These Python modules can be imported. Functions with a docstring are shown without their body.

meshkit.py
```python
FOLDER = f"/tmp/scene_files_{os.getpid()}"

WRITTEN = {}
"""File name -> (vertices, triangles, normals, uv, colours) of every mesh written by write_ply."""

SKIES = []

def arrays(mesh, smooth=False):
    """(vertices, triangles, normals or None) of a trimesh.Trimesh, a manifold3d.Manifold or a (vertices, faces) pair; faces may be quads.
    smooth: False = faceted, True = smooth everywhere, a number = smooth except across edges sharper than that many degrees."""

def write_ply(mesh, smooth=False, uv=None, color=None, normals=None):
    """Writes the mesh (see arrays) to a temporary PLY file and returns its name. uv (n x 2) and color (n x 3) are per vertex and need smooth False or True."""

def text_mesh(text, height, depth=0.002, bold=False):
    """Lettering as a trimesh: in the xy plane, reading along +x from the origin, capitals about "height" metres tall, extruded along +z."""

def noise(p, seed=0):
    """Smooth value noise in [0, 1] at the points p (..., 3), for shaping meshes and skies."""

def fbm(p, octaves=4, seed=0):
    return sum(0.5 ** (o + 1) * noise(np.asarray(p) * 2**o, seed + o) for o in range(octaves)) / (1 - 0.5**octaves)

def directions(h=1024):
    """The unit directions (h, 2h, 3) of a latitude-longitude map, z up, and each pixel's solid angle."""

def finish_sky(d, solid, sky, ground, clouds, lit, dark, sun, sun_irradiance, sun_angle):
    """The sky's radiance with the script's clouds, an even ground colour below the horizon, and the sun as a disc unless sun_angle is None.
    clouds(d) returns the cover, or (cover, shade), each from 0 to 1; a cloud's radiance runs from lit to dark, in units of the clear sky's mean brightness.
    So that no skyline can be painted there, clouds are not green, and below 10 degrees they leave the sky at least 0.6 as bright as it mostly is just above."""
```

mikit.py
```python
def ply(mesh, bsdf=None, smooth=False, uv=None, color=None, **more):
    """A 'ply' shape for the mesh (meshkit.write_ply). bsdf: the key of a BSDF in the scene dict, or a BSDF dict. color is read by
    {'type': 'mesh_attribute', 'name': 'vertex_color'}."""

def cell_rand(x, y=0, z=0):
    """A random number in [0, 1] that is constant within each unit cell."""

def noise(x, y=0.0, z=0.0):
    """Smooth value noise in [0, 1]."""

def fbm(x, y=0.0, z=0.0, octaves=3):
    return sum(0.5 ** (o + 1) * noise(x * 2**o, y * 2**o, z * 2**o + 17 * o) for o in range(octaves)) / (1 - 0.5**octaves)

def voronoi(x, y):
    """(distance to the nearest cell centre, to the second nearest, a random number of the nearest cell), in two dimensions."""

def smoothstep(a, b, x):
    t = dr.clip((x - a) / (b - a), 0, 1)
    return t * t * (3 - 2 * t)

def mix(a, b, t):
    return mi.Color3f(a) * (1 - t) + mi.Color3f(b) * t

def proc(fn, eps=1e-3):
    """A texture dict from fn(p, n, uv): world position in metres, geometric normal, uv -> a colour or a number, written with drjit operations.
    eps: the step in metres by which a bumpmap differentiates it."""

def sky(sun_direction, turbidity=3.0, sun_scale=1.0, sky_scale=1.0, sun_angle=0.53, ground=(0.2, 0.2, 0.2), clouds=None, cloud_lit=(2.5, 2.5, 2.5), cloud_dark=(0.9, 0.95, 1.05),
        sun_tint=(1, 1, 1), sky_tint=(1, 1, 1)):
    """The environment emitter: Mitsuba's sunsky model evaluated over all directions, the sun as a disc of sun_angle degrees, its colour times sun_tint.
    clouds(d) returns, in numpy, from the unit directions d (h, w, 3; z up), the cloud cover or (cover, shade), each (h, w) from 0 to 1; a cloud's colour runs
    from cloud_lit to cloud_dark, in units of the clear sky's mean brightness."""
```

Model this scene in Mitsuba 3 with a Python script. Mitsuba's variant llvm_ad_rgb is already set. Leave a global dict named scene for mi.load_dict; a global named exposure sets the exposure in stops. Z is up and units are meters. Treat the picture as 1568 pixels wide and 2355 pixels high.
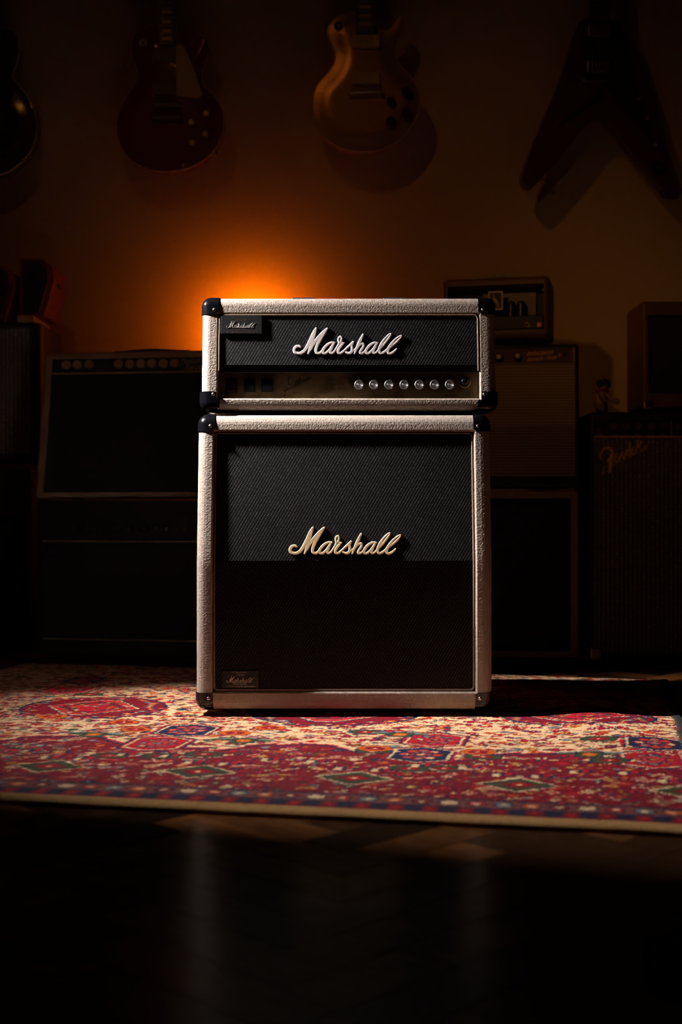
import math, random
import numpy as np
import trimesh, manifold3d as m3
import drjit as dr
import mitsuba as mi
import mikit, meshkit
from mikit import proc, noise, fbm, voronoi, cell_rand, smoothstep, mix
from shapely.geometry import Polygon, Point, LineString
from shapely import contains_xy
from scipy.spatial import Delaunay

random.seed(7)
rng = np.random.default_rng(7)
T = mi.ScalarTransform4f
scene, labels = {}, {}
F, CX, CY, CAM_Z = 3000.0, 784.0, 1177.5, 0.4354          # focal length in pixels of the 1568 x 2355 frame, camera height

# ------------------------------------------------------------------ camera, lights, exposure
exposure = 0.0
scene['camera'] = {'type': 'thinlens', 'fov': math.degrees(2 * math.atan(784 / F)), 'fov_axis': 'x', 'aperture_radius': 0.0065,
                   'focus_distance': 2.735, 'near_clip': 0.05, 'far_clip': 50.0,
                   'to_world': T().look_at(origin=[0, 0, CAM_Z], target=[0, 1, CAM_Z], up=[0, 0, 1])}
# each lamp with a barrel: position, aim, disc radius, barrel length, radiance
KEY = dict(pos=(-1.10, 2.750, 1.50), aim=(0.05, 2.750, 0.42), r=0.030, length=0.070, L=[13300, 12100, 11300], doors=(0.078, 0.151, 0.30))
DOOR_Y = (-0.25, 0.16)                                      # the doors reach further on the side towards the floor
CANS = [dict(pos=(-0.65, 2.30, 2.90), aim=(0.85, 4.36, 0.90), r=0.06, length=0.257, L=[84, 29, 5]),
        dict(pos=(-0.80, 2.15, 2.90), aim=(-0.62, 4.20, 0.95), r=0.06, length=0.257, L=[36, 13, 2]),
        dict(pos=(-0.90, 0.40, 1.70), aim=(1.02, 4.36, 0.98), r=0.05, length=0.51, L=[290, 124, 32])]
GLOW = dict(pos=(-0.295, 4.22, 1.033), aim=(-0.295, 5.0, 1.033), r=0.040, length=0.006, L=[134, 21.5, 0.2])

# ------------------------------------------------------------------ materials
def pr(key, color, rough=0.5, **k):
    c = color if isinstance(color, dict) else {'type': 'rgb', 'value': list(color)}
    scene[key] = {'type': 'twosided', 'bsdf': {'type': 'principled', 'base_color': c, 'roughness': rough, **k}}

def bump(key, fn, scale, color, rough=0.5, eps=4e-4, **k):
    c = color if isinstance(color, dict) else {'type': 'rgb', 'value': list(color)}
    scene[key] = {'type': 'twosided', 'bsdf': {'type': 'bumpmap', 'tex': proc(fn, eps), 'scale': scale,
                  'nested': {'type': 'principled', 'base_color': c, 'roughness': rough, **k}}}

pr('m_tolex', (0.375, 0.312, 0.265), 0.55, specular=0.35)

def weave_dot(p):
    rz = 0.0030
    r = dr.floor(p.z / rz)
    q = p.x / 0.0064 - r * 0.27
    c = dr.floor(q)
    fx, fz = (q - c - 0.5) * 6.4, (p.z / rz - r - 0.5) * 3.0
    fx = fx - 0.45 * fz
    return 1 - smoothstep(0.2, 1.15, dr.sqrt(dr.square(fx / 0.95) + dr.square(fz / 1.0))), cell_rand(c, r, 3), cell_rand(c, r, 4)
def weave(p, n, uv):
    d, a, b = weave_dot(p)
    return mix((0.0022, 0.002, 0.0022), (0.23, 0.215, 0.25), d * (0.35 + 0.9 * a * b + 0.25 * noise(p.x * 60, p.z * 60, 1)))
bump('m_weave', lambda p, n, uv: weave_dot(p)[0], 0.0006, proc(weave), 0.6, eps=3e-4, specular=0.2)
pr('m_black', (0.012, 0.012, 0.013), 0.55)
pr('m_corner', (0.003, 0.0034, 0.005), 0.15, specular=0.55)
pr('m_rivet', (0.62, 0.55, 0.48), 0.28, metallic=1.0)
pr('m_piping', (0.24, 0.165, 0.12), 0.4)
pr('m_logo_white', (0.92, 0.84, 0.82), 0.35)
pr('m_logo_cream', (0.92, 0.71, 0.40), 0.35)
pr('m_badge', (0.018, 0.018, 0.020), 0.30)
pr('m_silver', (0.60, 0.54, 0.50), 0.3, metallic=1.0)

def brass(p, n, uv):
    s = fbm(p.x * 40, p.z * 60, 3, 3)
    return mix((0.36, 0.25, 0.13), (0.24, 0.16, 0.08), smoothstep(0.50, 0.75, s))
pr('m_brass', proc(brass), 0.42, metallic=0.65)
pr('m_print', (0.01, 0.008, 0.006), 0.5)
pr('m_red', (0.22, 0.01, 0.01), 0.3)
pr('m_dark_red', (0.05, 0.004, 0.004), 0.3)
pr('m_chrome', (0.78, 0.76, 0.75), 0.12, metallic=1.0)
scene['m_spun'] = {'type': 'roughconductor', 'material': 'Al', 'distribution': 'ggx', 'alpha_u': 0.16, 'alpha_v': 0.50}
pr('m_gold', (0.78, 0.55, 0.22), 0.35, metallic=0.7)
pr('m_wall', proc(lambda p, n, uv: mix((0.60, 0.47, 0.34), (0.55, 0.43, 0.31), fbm(p.x * 3, p.z * 3, 1, 3))), 0.85)
pr('m_rug', {'type': 'mesh_attribute', 'name': 'vertex_color'}, 0.95, specular=0.1, sheen=0.3)
pr('m_binding', proc(lambda p, n, uv: mix((0.33, 0.185, 0.072), (0.26, 0.145, 0.056), noise(p.x * 500, p.y * 300, 1))), 0.95, specular=0.1)

def grain(base, dark, seed):
    def fn(p, n, uv):
        a, b = (p.x + p.y) * 0.7071, (p.x - p.y) * 0.7071
        g = fbm(a * 55 + seed * 9, b * 55, seed, 2) * 0.6 + 0.4 * noise(a * 160, b * 7 + seed, 3)
        return mix(dark, base, g)
    return fn
WOODS = [((0.15, 0.060, 0.021), (0.05, 0.020, 0.008)), ((0.050, 0.022, 0.010), (0.018, 0.008, 0.004)),
         ((0.24, 0.090, 0.026), (0.09, 0.034, 0.011)), ((0.026, 0.012, 0.007), (0.010, 0.006, 0.004))]
for i, (a, b) in enumerate(WOODS):
    pr(f'm_wood_{i}', proc(grain(a, b, i + 1)), 0.22, specular=0.02)
pr('m_subfloor', (0.02, 0.010, 0.006), 0.5)
pr('m_blonde', (0.46, 0.35, 0.23), 0.55)
pr('m_blacktolex', (0.014, 0.013, 0.012), 0.5)
pr('m_dark_grille', (0.010, 0.009, 0.009), 0.8)
pr('m_browntolex', (0.115, 0.048, 0.028), 0.5)
pr('m_darkbrown', (0.030, 0.014, 0.010), 0.5)
pr('m_redtolex', (0.17, 0.015, 0.010), 0.4)
pr('m_tan_grille', proc(lambda p, n, uv: mix((0.36, 0.25, 0.13), (0.13, 0.08, 0.04), smoothstep(0.15, 0.5, dr.abs(p.z / 0.0085 - dr.floor(p.z / 0.0085) - 0.5)) * (0.7 + 0.3 * noise(p.x * 700, p.z * 200, 0)))), 0.8)

def sparkle(p, n, uv):
    w, r = 0.0125, 0.0062
    c, k = dr.floor(p.x / w), dr.floor(p.z / r)
    fx, fz = dr.abs(p.x / w - c - 0.5), dr.abs(p.z / r - k - 0.5)
    thread = smoothstep(0.5, 0.2, fx) * smoothstep(0.5, 0.15, fz)
    spark = smoothstep(0.9, 1.0, cell_rand(c, k, 7)) * smoothstep(0.2, 0.05, fx) * smoothstep(0.4, 0.1, fz)
    return mix(mix((0.032, 0.029, 0.030), (0.30, 0.26, 0.25), thread * (0.5 + 0.5 * cell_rand(c, k, 2))), (0.85, 0.75, 0.70), spark)
pr('m_sparkle', proc(sparkle), 0.55)
pr('m_trim_silver', (0.50, 0.43, 0.36), 0.38, metallic=0.5)
pr('m_tan', (0.34, 0.23, 0.13), 0.5)
pr('m_cream', (0.62, 0.50, 0.33), 0.45)
pr('m_cherry', (0.16, 0.022, 0.012), 0.12, clearcoat=0.6)
pr('m_goldtop', (0.52, 0.28, 0.10), 0.32, metallic=0.65, clearcoat=0.3)
pr('m_mahogany', (0.12, 0.045, 0.022), 0.3)
pr('m_sunburst', (0.030, 0.012, 0.006), 0.15, clearcoat=0.5)
pr('m_korina', (0.085, 0.030, 0.014), 0.3)
pr('m_fretboard', (0.018, 0.010, 0.007), 0.45)
pr('m_inlay', (0.60, 0.52, 0.40), 0.3)
pr('m_nickel', (0.42, 0.36, 0.29), 0.32, metallic=1.0)
pr('m_dull_metal', (0.10, 0.085, 0.07), 0.45, metallic=0.4)
pr('m_gold_paint', (0.80, 0.46, 0.07), 0.4)
pr('m_amber', (0.75, 0.20, 0.03), 0.3)
pr('m_book', (0.60, 0.40, 0.22), 0.7)
pr('m_leather', (0.020, 0.014, 0.010), 0.4)

# ------------------------------------------------------------------ helpers
def ray(px, py):
    return np.array([(px - CX) / F, 1.0, (CY - py) / F])

def vf(m):
    if isinstance(m, tuple):
        return np.asarray(m[0], float), np.asarray(m[1], int)
    if hasattr(m, 'to_mesh'):
        q = m.to_mesh()
        return np.array(q.vert_properties[:, :3], float), np.array(q.tri_verts, int)
    return np.array(m.vertices, float), np.array(m.faces, int)

def cat(ms):
    vs, fs, n = [], [], 0
    for m in ms:
        v, f = vf(m)
        vs.append(v); fs.append(f + n); n += len(v)
    return np.vstack(vs), np.vstack(fs)

def ident(v):
    return v

def put(parent, name, mesh, mat, W=ident, smooth=35, label=None):
    base = f'{parent}__{name}' if parent else name
    key, i = base, 0
    while key in scene:
        i += 1
        key = f'{base}_{i:03d}'
    v, f = vf(mesh)
    scene[key] = mikit.ply((W(v), f), mat, smooth)
    if label:
        labels[key] = {'label': label}
    return key

def tag(key, label, category, group=None, kind=None):
    labels[key] = {'label': label, 'category': category}
    if group:
        labels[key]['group'] = group
    if kind:
        labels[key]['kind'] = kind

def hull_pts(p):
    return m3.Manifold.hull_points(np.asarray(p, np.float64))

def box(x0, x1, y0, y1, z0, z1):
    return m3.Manifold.cube((x1 - x0, y1 - y0, z1 - z0)).translate((x0, y0, z0))

SPH = vf(m3.Manifold.sphere(1.0, 24))[0]
def rhull(pts, r):
    """Convex hull of spheres of radius r around the points: a solid with rounded edges."""
    r = np.broadcast_to(r, (len(pts),))
    return hull_pts(np.vstack([np.asarray(p) + SPH * k for p, k in zip(pts, r)]))

def rbox(x0, x1, y0, y1, z0, z1, r):
    return rhull([(x, y, z) for x in (x0 + r, x1 - r) for y in (y0 + r, y1 - r) for z in (z0 + r, z1 - r)], r)

def cyl(cx, cz, y0, y1, r, r1=None, n=28):
    """A disc standing on a front: axis along y, from y0 (in front) to y1."""
    a = np.arange(n) * 2 * np.pi / n
    r1 = r if r1 is None else r1
    return hull_pts(np.vstack([np.c_[cx + q * np.cos(a), np.full(n, y), cz + q * np.sin(a)] for y, q in ((y0, r), (y1, r1))]))

def knob(cx, cz, y0, y1, r, n=28, b=0.0012):
    a = np.arange(n) * 2 * np.pi / n
    return hull_pts(np.vstack([np.c_[cx + q * np.cos(a), np.full(n, y), cz + q * np.sin(a)] for y, q in ((y0, r - b), (y0 + b, r), (y1, r * 1.06))]))

def tube(path, r, closed=False, n=8):
    p = np.asarray(path, float)
    m = len(p)
    t = (np.roll(p, -1, 0) - np.roll(p, 1, 0)) if closed else np.gradient(p, axis=0)
    t /= np.linalg.norm(t, axis=1, keepdims=True) + 1e-12
    ref = np.array([0, 1.0, 0]) if np.abs(t[:, 1]).max() < 0.9 else np.array([0.3, 0.2, 0.93])
    a = np.cross(t, ref); a /= np.linalg.norm(a, axis=1, keepdims=True)
    b = np.cross(t, a)
    r = np.broadcast_to(r, (m,))
    th = np.arange(n) * 2 * np.pi / n
    v = (p[:, None] + r[:, None, None] * (np.cos(th)[None, :, None] * a[:, None] + np.sin(th)[None, :, None] * b[:, None])).reshape(-1, 3)
    f = []
    for i in range(m if closed else m - 1):
        j = (i + 1) % m
        for k in range(n):
            l = (k + 1) % n
            f += [(i * n + k, j * n + k, j * n + l), (i * n + k, j * n + l, i * n + l)]
    if not closed:
        v = np.vstack([v, p[0], p[-1]])
        for k in range(n):
            l = (k + 1) % n
            f += [(m * n, k, l), (m * n + 1, (m - 1) * n + l, (m - 1) * n + k)]
    return v, np.array(f)

def spline(pts, n=8, closed=False):
    p = np.asarray(pts, float)
    out, m = [], len(p)
    for i in range(m if closed else m - 1):
        g = lambda k: p[k % m] if closed else p[min(max(k, 0), m - 1)]
        a, b, c, d = g(i - 1), g(i), g(i + 1), g(i + 2)
        for t in np.arange(n) / n:
            out.append(0.5 * (2 * b + (c - a) * t + (2 * a - 5 * b + 4 * c - d) * t * t + (3 * b - a - 3 * c + d) * t ** 3))
    if not closed:
        out.append(p[-1])
    return np.array(out)

def rrect(x0, x1, z0, z1, r, y, n=6):
    out = []
    for cx, cz, a0 in ((x1 - r, z1 - r, 0), (x0 + r, z1 - r, 90), (x0 + r, z0 + r, 180), (x1 - r, z0 + r, 270)):
        for k in range(n + 1):
            a = math.radians(a0 + 90 * k / n)
            out.append((cx + r * math.cos(a), y, cz + r * math.sin(a)))
    out = np.array(out)
    dense = []
    for i in range(len(out)):
        a, b = out[i], out[(i + 1) % len(out)]
        k = max(1, int(np.linalg.norm(b - a) / 0.02))
        dense += [a + (b - a) * j / k for j in range(k)]
    return np.array(dense)

def lettering(text, height, x, z, y=0.0, depth=0.0004, slant=0.0, rise=0.0, bold=False, center=True, stretch=1.0):
    v, f = vf(meshkit.text_mesh(text, height, depth, bold))
    v = v.copy()
    v[:, 0] *= stretch
    if center:
        v[:, 0] -= (v[:, 0].max() + v[:, 0].min()) / 2
    v[:, 0] += slant * v[:, 1]
    v[:, 1] += rise * v[:, 0]
    return np.c_[x + v[:, 0], y - v[:, 2], z + v[:, 1]], f

def strokes_mesh(strokes, scale, depth, bevel):
    """A raised script: every stroke is a list of (x, y, half width) in tracing units; the letters stand out of the plane y = 0 towards -y."""
    a = np.arange(14) * 2 * np.pi / 14
    ca, sa = np.cos(a), np.sin(a)
    parts = []
    def disc(x, y, r):
        rings = []
        for rr, yy in ((r, 0), (r, -depth + bevel), (r - bevel * 0.45, -depth + bevel * 0.3), (max(r - bevel * 1.1, r * 0.3), -depth)):
            rings.append(np.c_[x + rr * ca, np.full(14, yy), y + rr * sa])
        return np.vstack(rings)
    for s in strokes:
        q = spline(s, 6) * scale
        ds = [disc(*k) for k in q]
        parts += [hull_pts(np.vstack([ds[i], ds[i + 1]])) for i in range(len(ds) - 1)]
    return m3.Manifold.batch_boolean(parts, m3.OpType.Add)

def script_logo():
    w, t, s = 27, 22, 18
    raw = [
        [(172, 324, 12), (150, 309, 17), (112, 316, 20), (90, 350, 21), (98, 387, 21), (135, 402, 20), (182, 398, 21), (228, 362, 23), (268, 300, 25), (310, 212, 25), (346, 125, 21), (374, 74, 14)],
        [(372, 78, 15), (345, 170, 24), (318, 270, 24), (292, 350, 21), (272, 404, 14)],
        [(300, 360, 18), (332, 290, 24), (396, 205, 25), (462, 130, 21), (516, 78, 15)],
        [(514, 80, 14), (470, 150, 21), (418, 235, 24), (380, 320, 23), (372, 372, 22), (392, 400, 20), (430, 394, 18), (470, 352, 16)],
        [(612, 266, 12), (565, 266, 17), (510, 300, 20), (468, 352, 21), (462, 392, 20), (492, 404, 18), (540, 366, 17), (580, 310, 18), (604, 268, 16)],
        [(604, 268, 15), (575, 330, 20), (556, 378, 20), (572, 402, 17), (608, 380, 16), (650, 318, 16), (676, 268, 16)],
        [(676, 268, 14), (664, 235, 15), (668, 200, 15), (690, 184, 14), (704, 204, 15), (700, 236, 15), (690, 262, 16), (734, 268, 11)],
        [(734, 268, 12), (700, 300, 19), (666, 352, 21), (660, 390, 20), (690, 402, 17), (738, 368, 16), (800, 308, 16), (856, 252, 13)],
        [(856, 252, 13), (836, 296, 18), (842, 340, 20), (834, 386, 20), (795, 402, 18), (758, 388, 14)],
        [(826, 392, 15), (868, 362, 15), (905, 335, 15)],
        [(984, 156, 14), (950, 232, 22), (912, 316, 22), (872, 406, 13)],
        [(905, 340, 16), (940, 296, 17), (980, 278, 18), (990, 306, 18), (962, 356, 19), (946, 390, 19), (964, 404, 17), (1000, 385, 16), (1032, 346, 15)],
        [(1172, 268, 12), (1125, 268, 17), (1070, 302, 20), (1028, 354, 21), (1022, 392, 20), (1052, 404, 18), (1100, 366, 17), (1140, 312, 18), (1164, 270, 16)],
        [(1164, 270, 15), (1134, 332, 20), (1114, 380, 20), (1128, 402, 17), (1160, 386, 15), (1192, 350, 15)],
        [(1192, 350, 15), (1250, 290, 16), (1308, 214, 16), (1344, 158, 12), (1338, 147, 11), (1308, 168, 13), (1248, 240, 18), (1204, 318, 21), (1192, 370, 21), (1212, 402, 19), (1252, 390, 17), (1300, 352, 15)],
        [(1296, 354, 15), (1366, 300, 16), (1434, 238, 16), (1480, 184, 12), (1474, 172, 11), (1444, 188, 13), (1378, 246, 18), (1322, 324, 21), (1304, 376, 21), (1324, 406, 19), (1366, 394, 17), (1400, 366, 15), (1418, 346, 11)]]
    return [[(x - 784, 410 - y, r) for x, y, r in st] for st in raw]

class Cab:
    """Placement of a box whose local x runs along its front, y into it, z up; slant leans the front (not the back) by slant metres per metre of height above z_break."""
    def __init__(self, loc, yaw=0.0, depth=0.25, slant=0.0, z_break=0.0):
        self.loc, self.c, self.s = np.array(loc, float), math.cos(math.radians(yaw)), math.sin(math.radians(yaw))
        self.depth, self.k, self.zb = depth, slant, z_break
    def __call__(self, v):
        v = np.asarray(v, float)
        y = v[:, 1] + self.k * np.maximum(v[:, 2] - self.zb, 0) * (1 - v[:, 1] / self.depth)
        return np.c_[self.loc[0] + self.c * v[:, 0] - self.s * y, self.loc[1] + self.s * v[:, 0] + self.c * y, self.loc[2] + v[:, 2]]
    def soft(self, v, e=0.016):
        """The same, the break between the two fronts rounded."""
        v = np.asarray(v, float)
        d = v[:, 2] - self.zb
        lean = np.where(np.abs(d) < e, (d + e) ** 2 / (4 * e), np.maximum(d, 0))
        y = v[:, 1] + self.k * lean * (1 - v[:, 1] / self.depth)
        return np.c_[self.loc[0] + self.c * v[:, 0] - self.s * y, self.loc[1] + self.s * v[:, 0] + self.c * y, self.loc[2] + v[:, 2]]
    def at(self, px, py):
        """Local (x, z) of the point of the front that is sighted at this pixel."""
        x, z = 0.0, self.zb + 0.1
        for _ in range(6):
            k = self.k if z > self.zb else 0.0
            o = self(np.array([[0, 0, z]]))[0]
            a, b = np.array([self.c, self.s, 0]), np.array([-self.s * k, self.c * k, 1.0])
            d = ray(px, py)
            m = np.linalg.solve(np.c_[a, b, -d], np.array([0, 0, CAM_Z]) - o)
            x, z = m[0], z + m[1]
        return x, z

def screws(parent, W, pts, y=-0.001, r=0.0045):
    for x, z in pts:
        put(parent, 'rivet', rhull([(x, y, z)], r), 'm_rivet', W)

from scipy.spatial import cKDTree
def crackle(a, b, ca, cb, seed):
    """Distance difference to the two nearest of scattered seeds, cells about ca by cb: 0 along the creases between the cells."""
    r = np.random.default_rng(seed)
    x, y = a / ca, b / cb
    x0, y0, nx, ny = x.min() - 2, y.min() - 2, int(np.ptp(x)) + 5, int(np.ptp(y)) + 5
    gx, gy = np.meshgrid(np.arange(nx), np.arange(ny))
    pts = np.c_[gx.ravel() + r.random(gx.size) + x0, gy.ravel() + r.random(gx.size) + y0]
    d, _ = cKDTree(pts).query(np.c_[x, y], 2)
    return d[:, 1] - d[:, 0]

def tolex_front(shell, w, h, cut, seed, amp=0.00040, edge=0.00092):
    """The covered frame as one mesh, its front strip finely divided and pressed with the hide's wrinkles, which run across each rail."""
    front, rest = shell.split_by_plane((0, -1, 0), -cut)
    v, f = vf(front.refine_to_length(edge))
    n = trimesh.Trimesh(v, f, process=False).vertex_normals
    u, t = v[:, 0] - w / 2, v[:, 2] - h / 2
    a, b = u + np.sign(u) * v[:, 1], t + np.sign(t) * v[:, 1]
    st = np.abs(u) / (w / 2) - (h / 2 - np.abs(t) < 0.036) * 9 > 1 - 0.075 / w
    a, b = np.where(st, b, a), np.where(st, a, b)
    P = np.c_[a, b, st * 3.0]
    wx, wy = meshkit.noise(P * 170, seed) - .5, meshkit.noise(P * 170, seed + 5) - .5
    lx, ly = meshkit.noise(P * 45, seed + 9) - .5, meshkit.noise(P * 45, seed + 12) - .5
    a2, b2 = a + .0022 * wx + .004 * lx, b + .0030 * wy + .006 * ly
    c1, c2 = crackle(a2, b2, .0025, .0068, seed), crackle(a2, b2, .0058, .0170, seed + 1)
    sm = lambda q: np.clip(q, 0, 1) ** 2 * (3 - 2 * np.clip(q, 0, 1))
    z = .62 * sm(c1 / .42) + .60 * sm(c2 / .20) + .22 * meshkit.noise(P * 520, seed + 3)
    z = (z - 1.0) * amp * np.clip((cut - .003 - v[:, 1]) / .006, 0, 1)
    return cat([(v + n * z[:, None], f), rest])

# ------------------------------------------------------------------ the room
WALL_Y = 4.36
put('', 'wall_back', box(-3.2, 3.2, WALL_Y, WALL_Y + 0.12, -0.05, 3.2), 'm_wall', smooth=False)
labels['wall_back'] = {'label': 'plain beige plaster wall behind the amplifiers and guitars', 'kind': 'structure'}
put('', 'floor', box(-3.2, 3.2, -1.5, WALL_Y, -0.06, -0.002), 'm_subfloor', smooth=False)
labels['floor'] = {'label': 'dark varnished herringbone parquet floor', 'kind': 'structure'}

def parquet():
    """Herringbone of blocks four times as long as wide, laid at 45 degrees; those the picture can show are parts, the rest of the floor is one."""
    L, B, c, g, h = 0.30, 0.075, math.sqrt(0.5), 0.0004, 0.0007
    rest, n = [], 0
    for i in range(-60, 60):
        for j in range(-14, 14):
            for kind in (0, 1):
                a, b = i * B + j * L, i * B - j * L + kind * B
                r = (a, a + L, b, b + B) if kind == 0 else (a, a + B, b, b + L)
                m, q = (r[0] + r[1]) / 2, (r[2] + r[3]) / 2
                X, Y = (m - q) * c, (m + q) * c + 2.2
                if not (0.3 < Y < 4.25) or abs(X) > 2.2:
                    continue
                pts = [(x, y, z) for z, o in ((-0.012, 0), (-h, 0), (0.0, h)) for x in (r[0] + g + o, r[1] - g - o) for y in (r[2] + g + o, r[3] - g - o)]
                v, f = vf(hull_pts(pts))
                v = np.c_[(v[:, 0] - v[:, 1]) * c, (v[:, 0] + v[:, 1]) * c + 2.2, v[:, 2] + rng.uniform(-0.0003, 0)]
                if 1.0 < Y < 4.05 and abs(X) < 0.2614 * Y + 0.13:
                    put('floor', 'block', (v, f), f'm_wood_{rng.choice(4, p=[0.35, 0.3, 0.15, 0.2])}', smooth=False)
                    n += 1
                else:
                    rest.append((v, f))
    labels[put('floor', 'outer_blocks', cat(rest), 'm_wood_0', smooth=False)] = {'label': 'dark parquet blocks at the sides of the room', 'kind': 'stuff'}
    return n
N_BLOCKS = parquet()

# ------------------------------------------------------------------ the rug
RUG_O, RUG_A = np.array([-0.02, 1.842]), math.radians(-11.6)
RU, RV = (-1.22, 0.532), (0.0, 1.63)
def rug_xy(u, v):
    c, s = math.cos(RUG_A), math.sin(RUG_A)
    return RUG_O[0] + c * u - s * v, RUG_O[1] + s * u + c * v
def rug_uv(x, y):
    c, s = math.cos(RUG_A), math.sin(RUG_A)
    dx, dy = x - RUG_O[0], y - RUG_O[1]
    return c * dx + s * dy, -s * dx + c * dy

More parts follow.
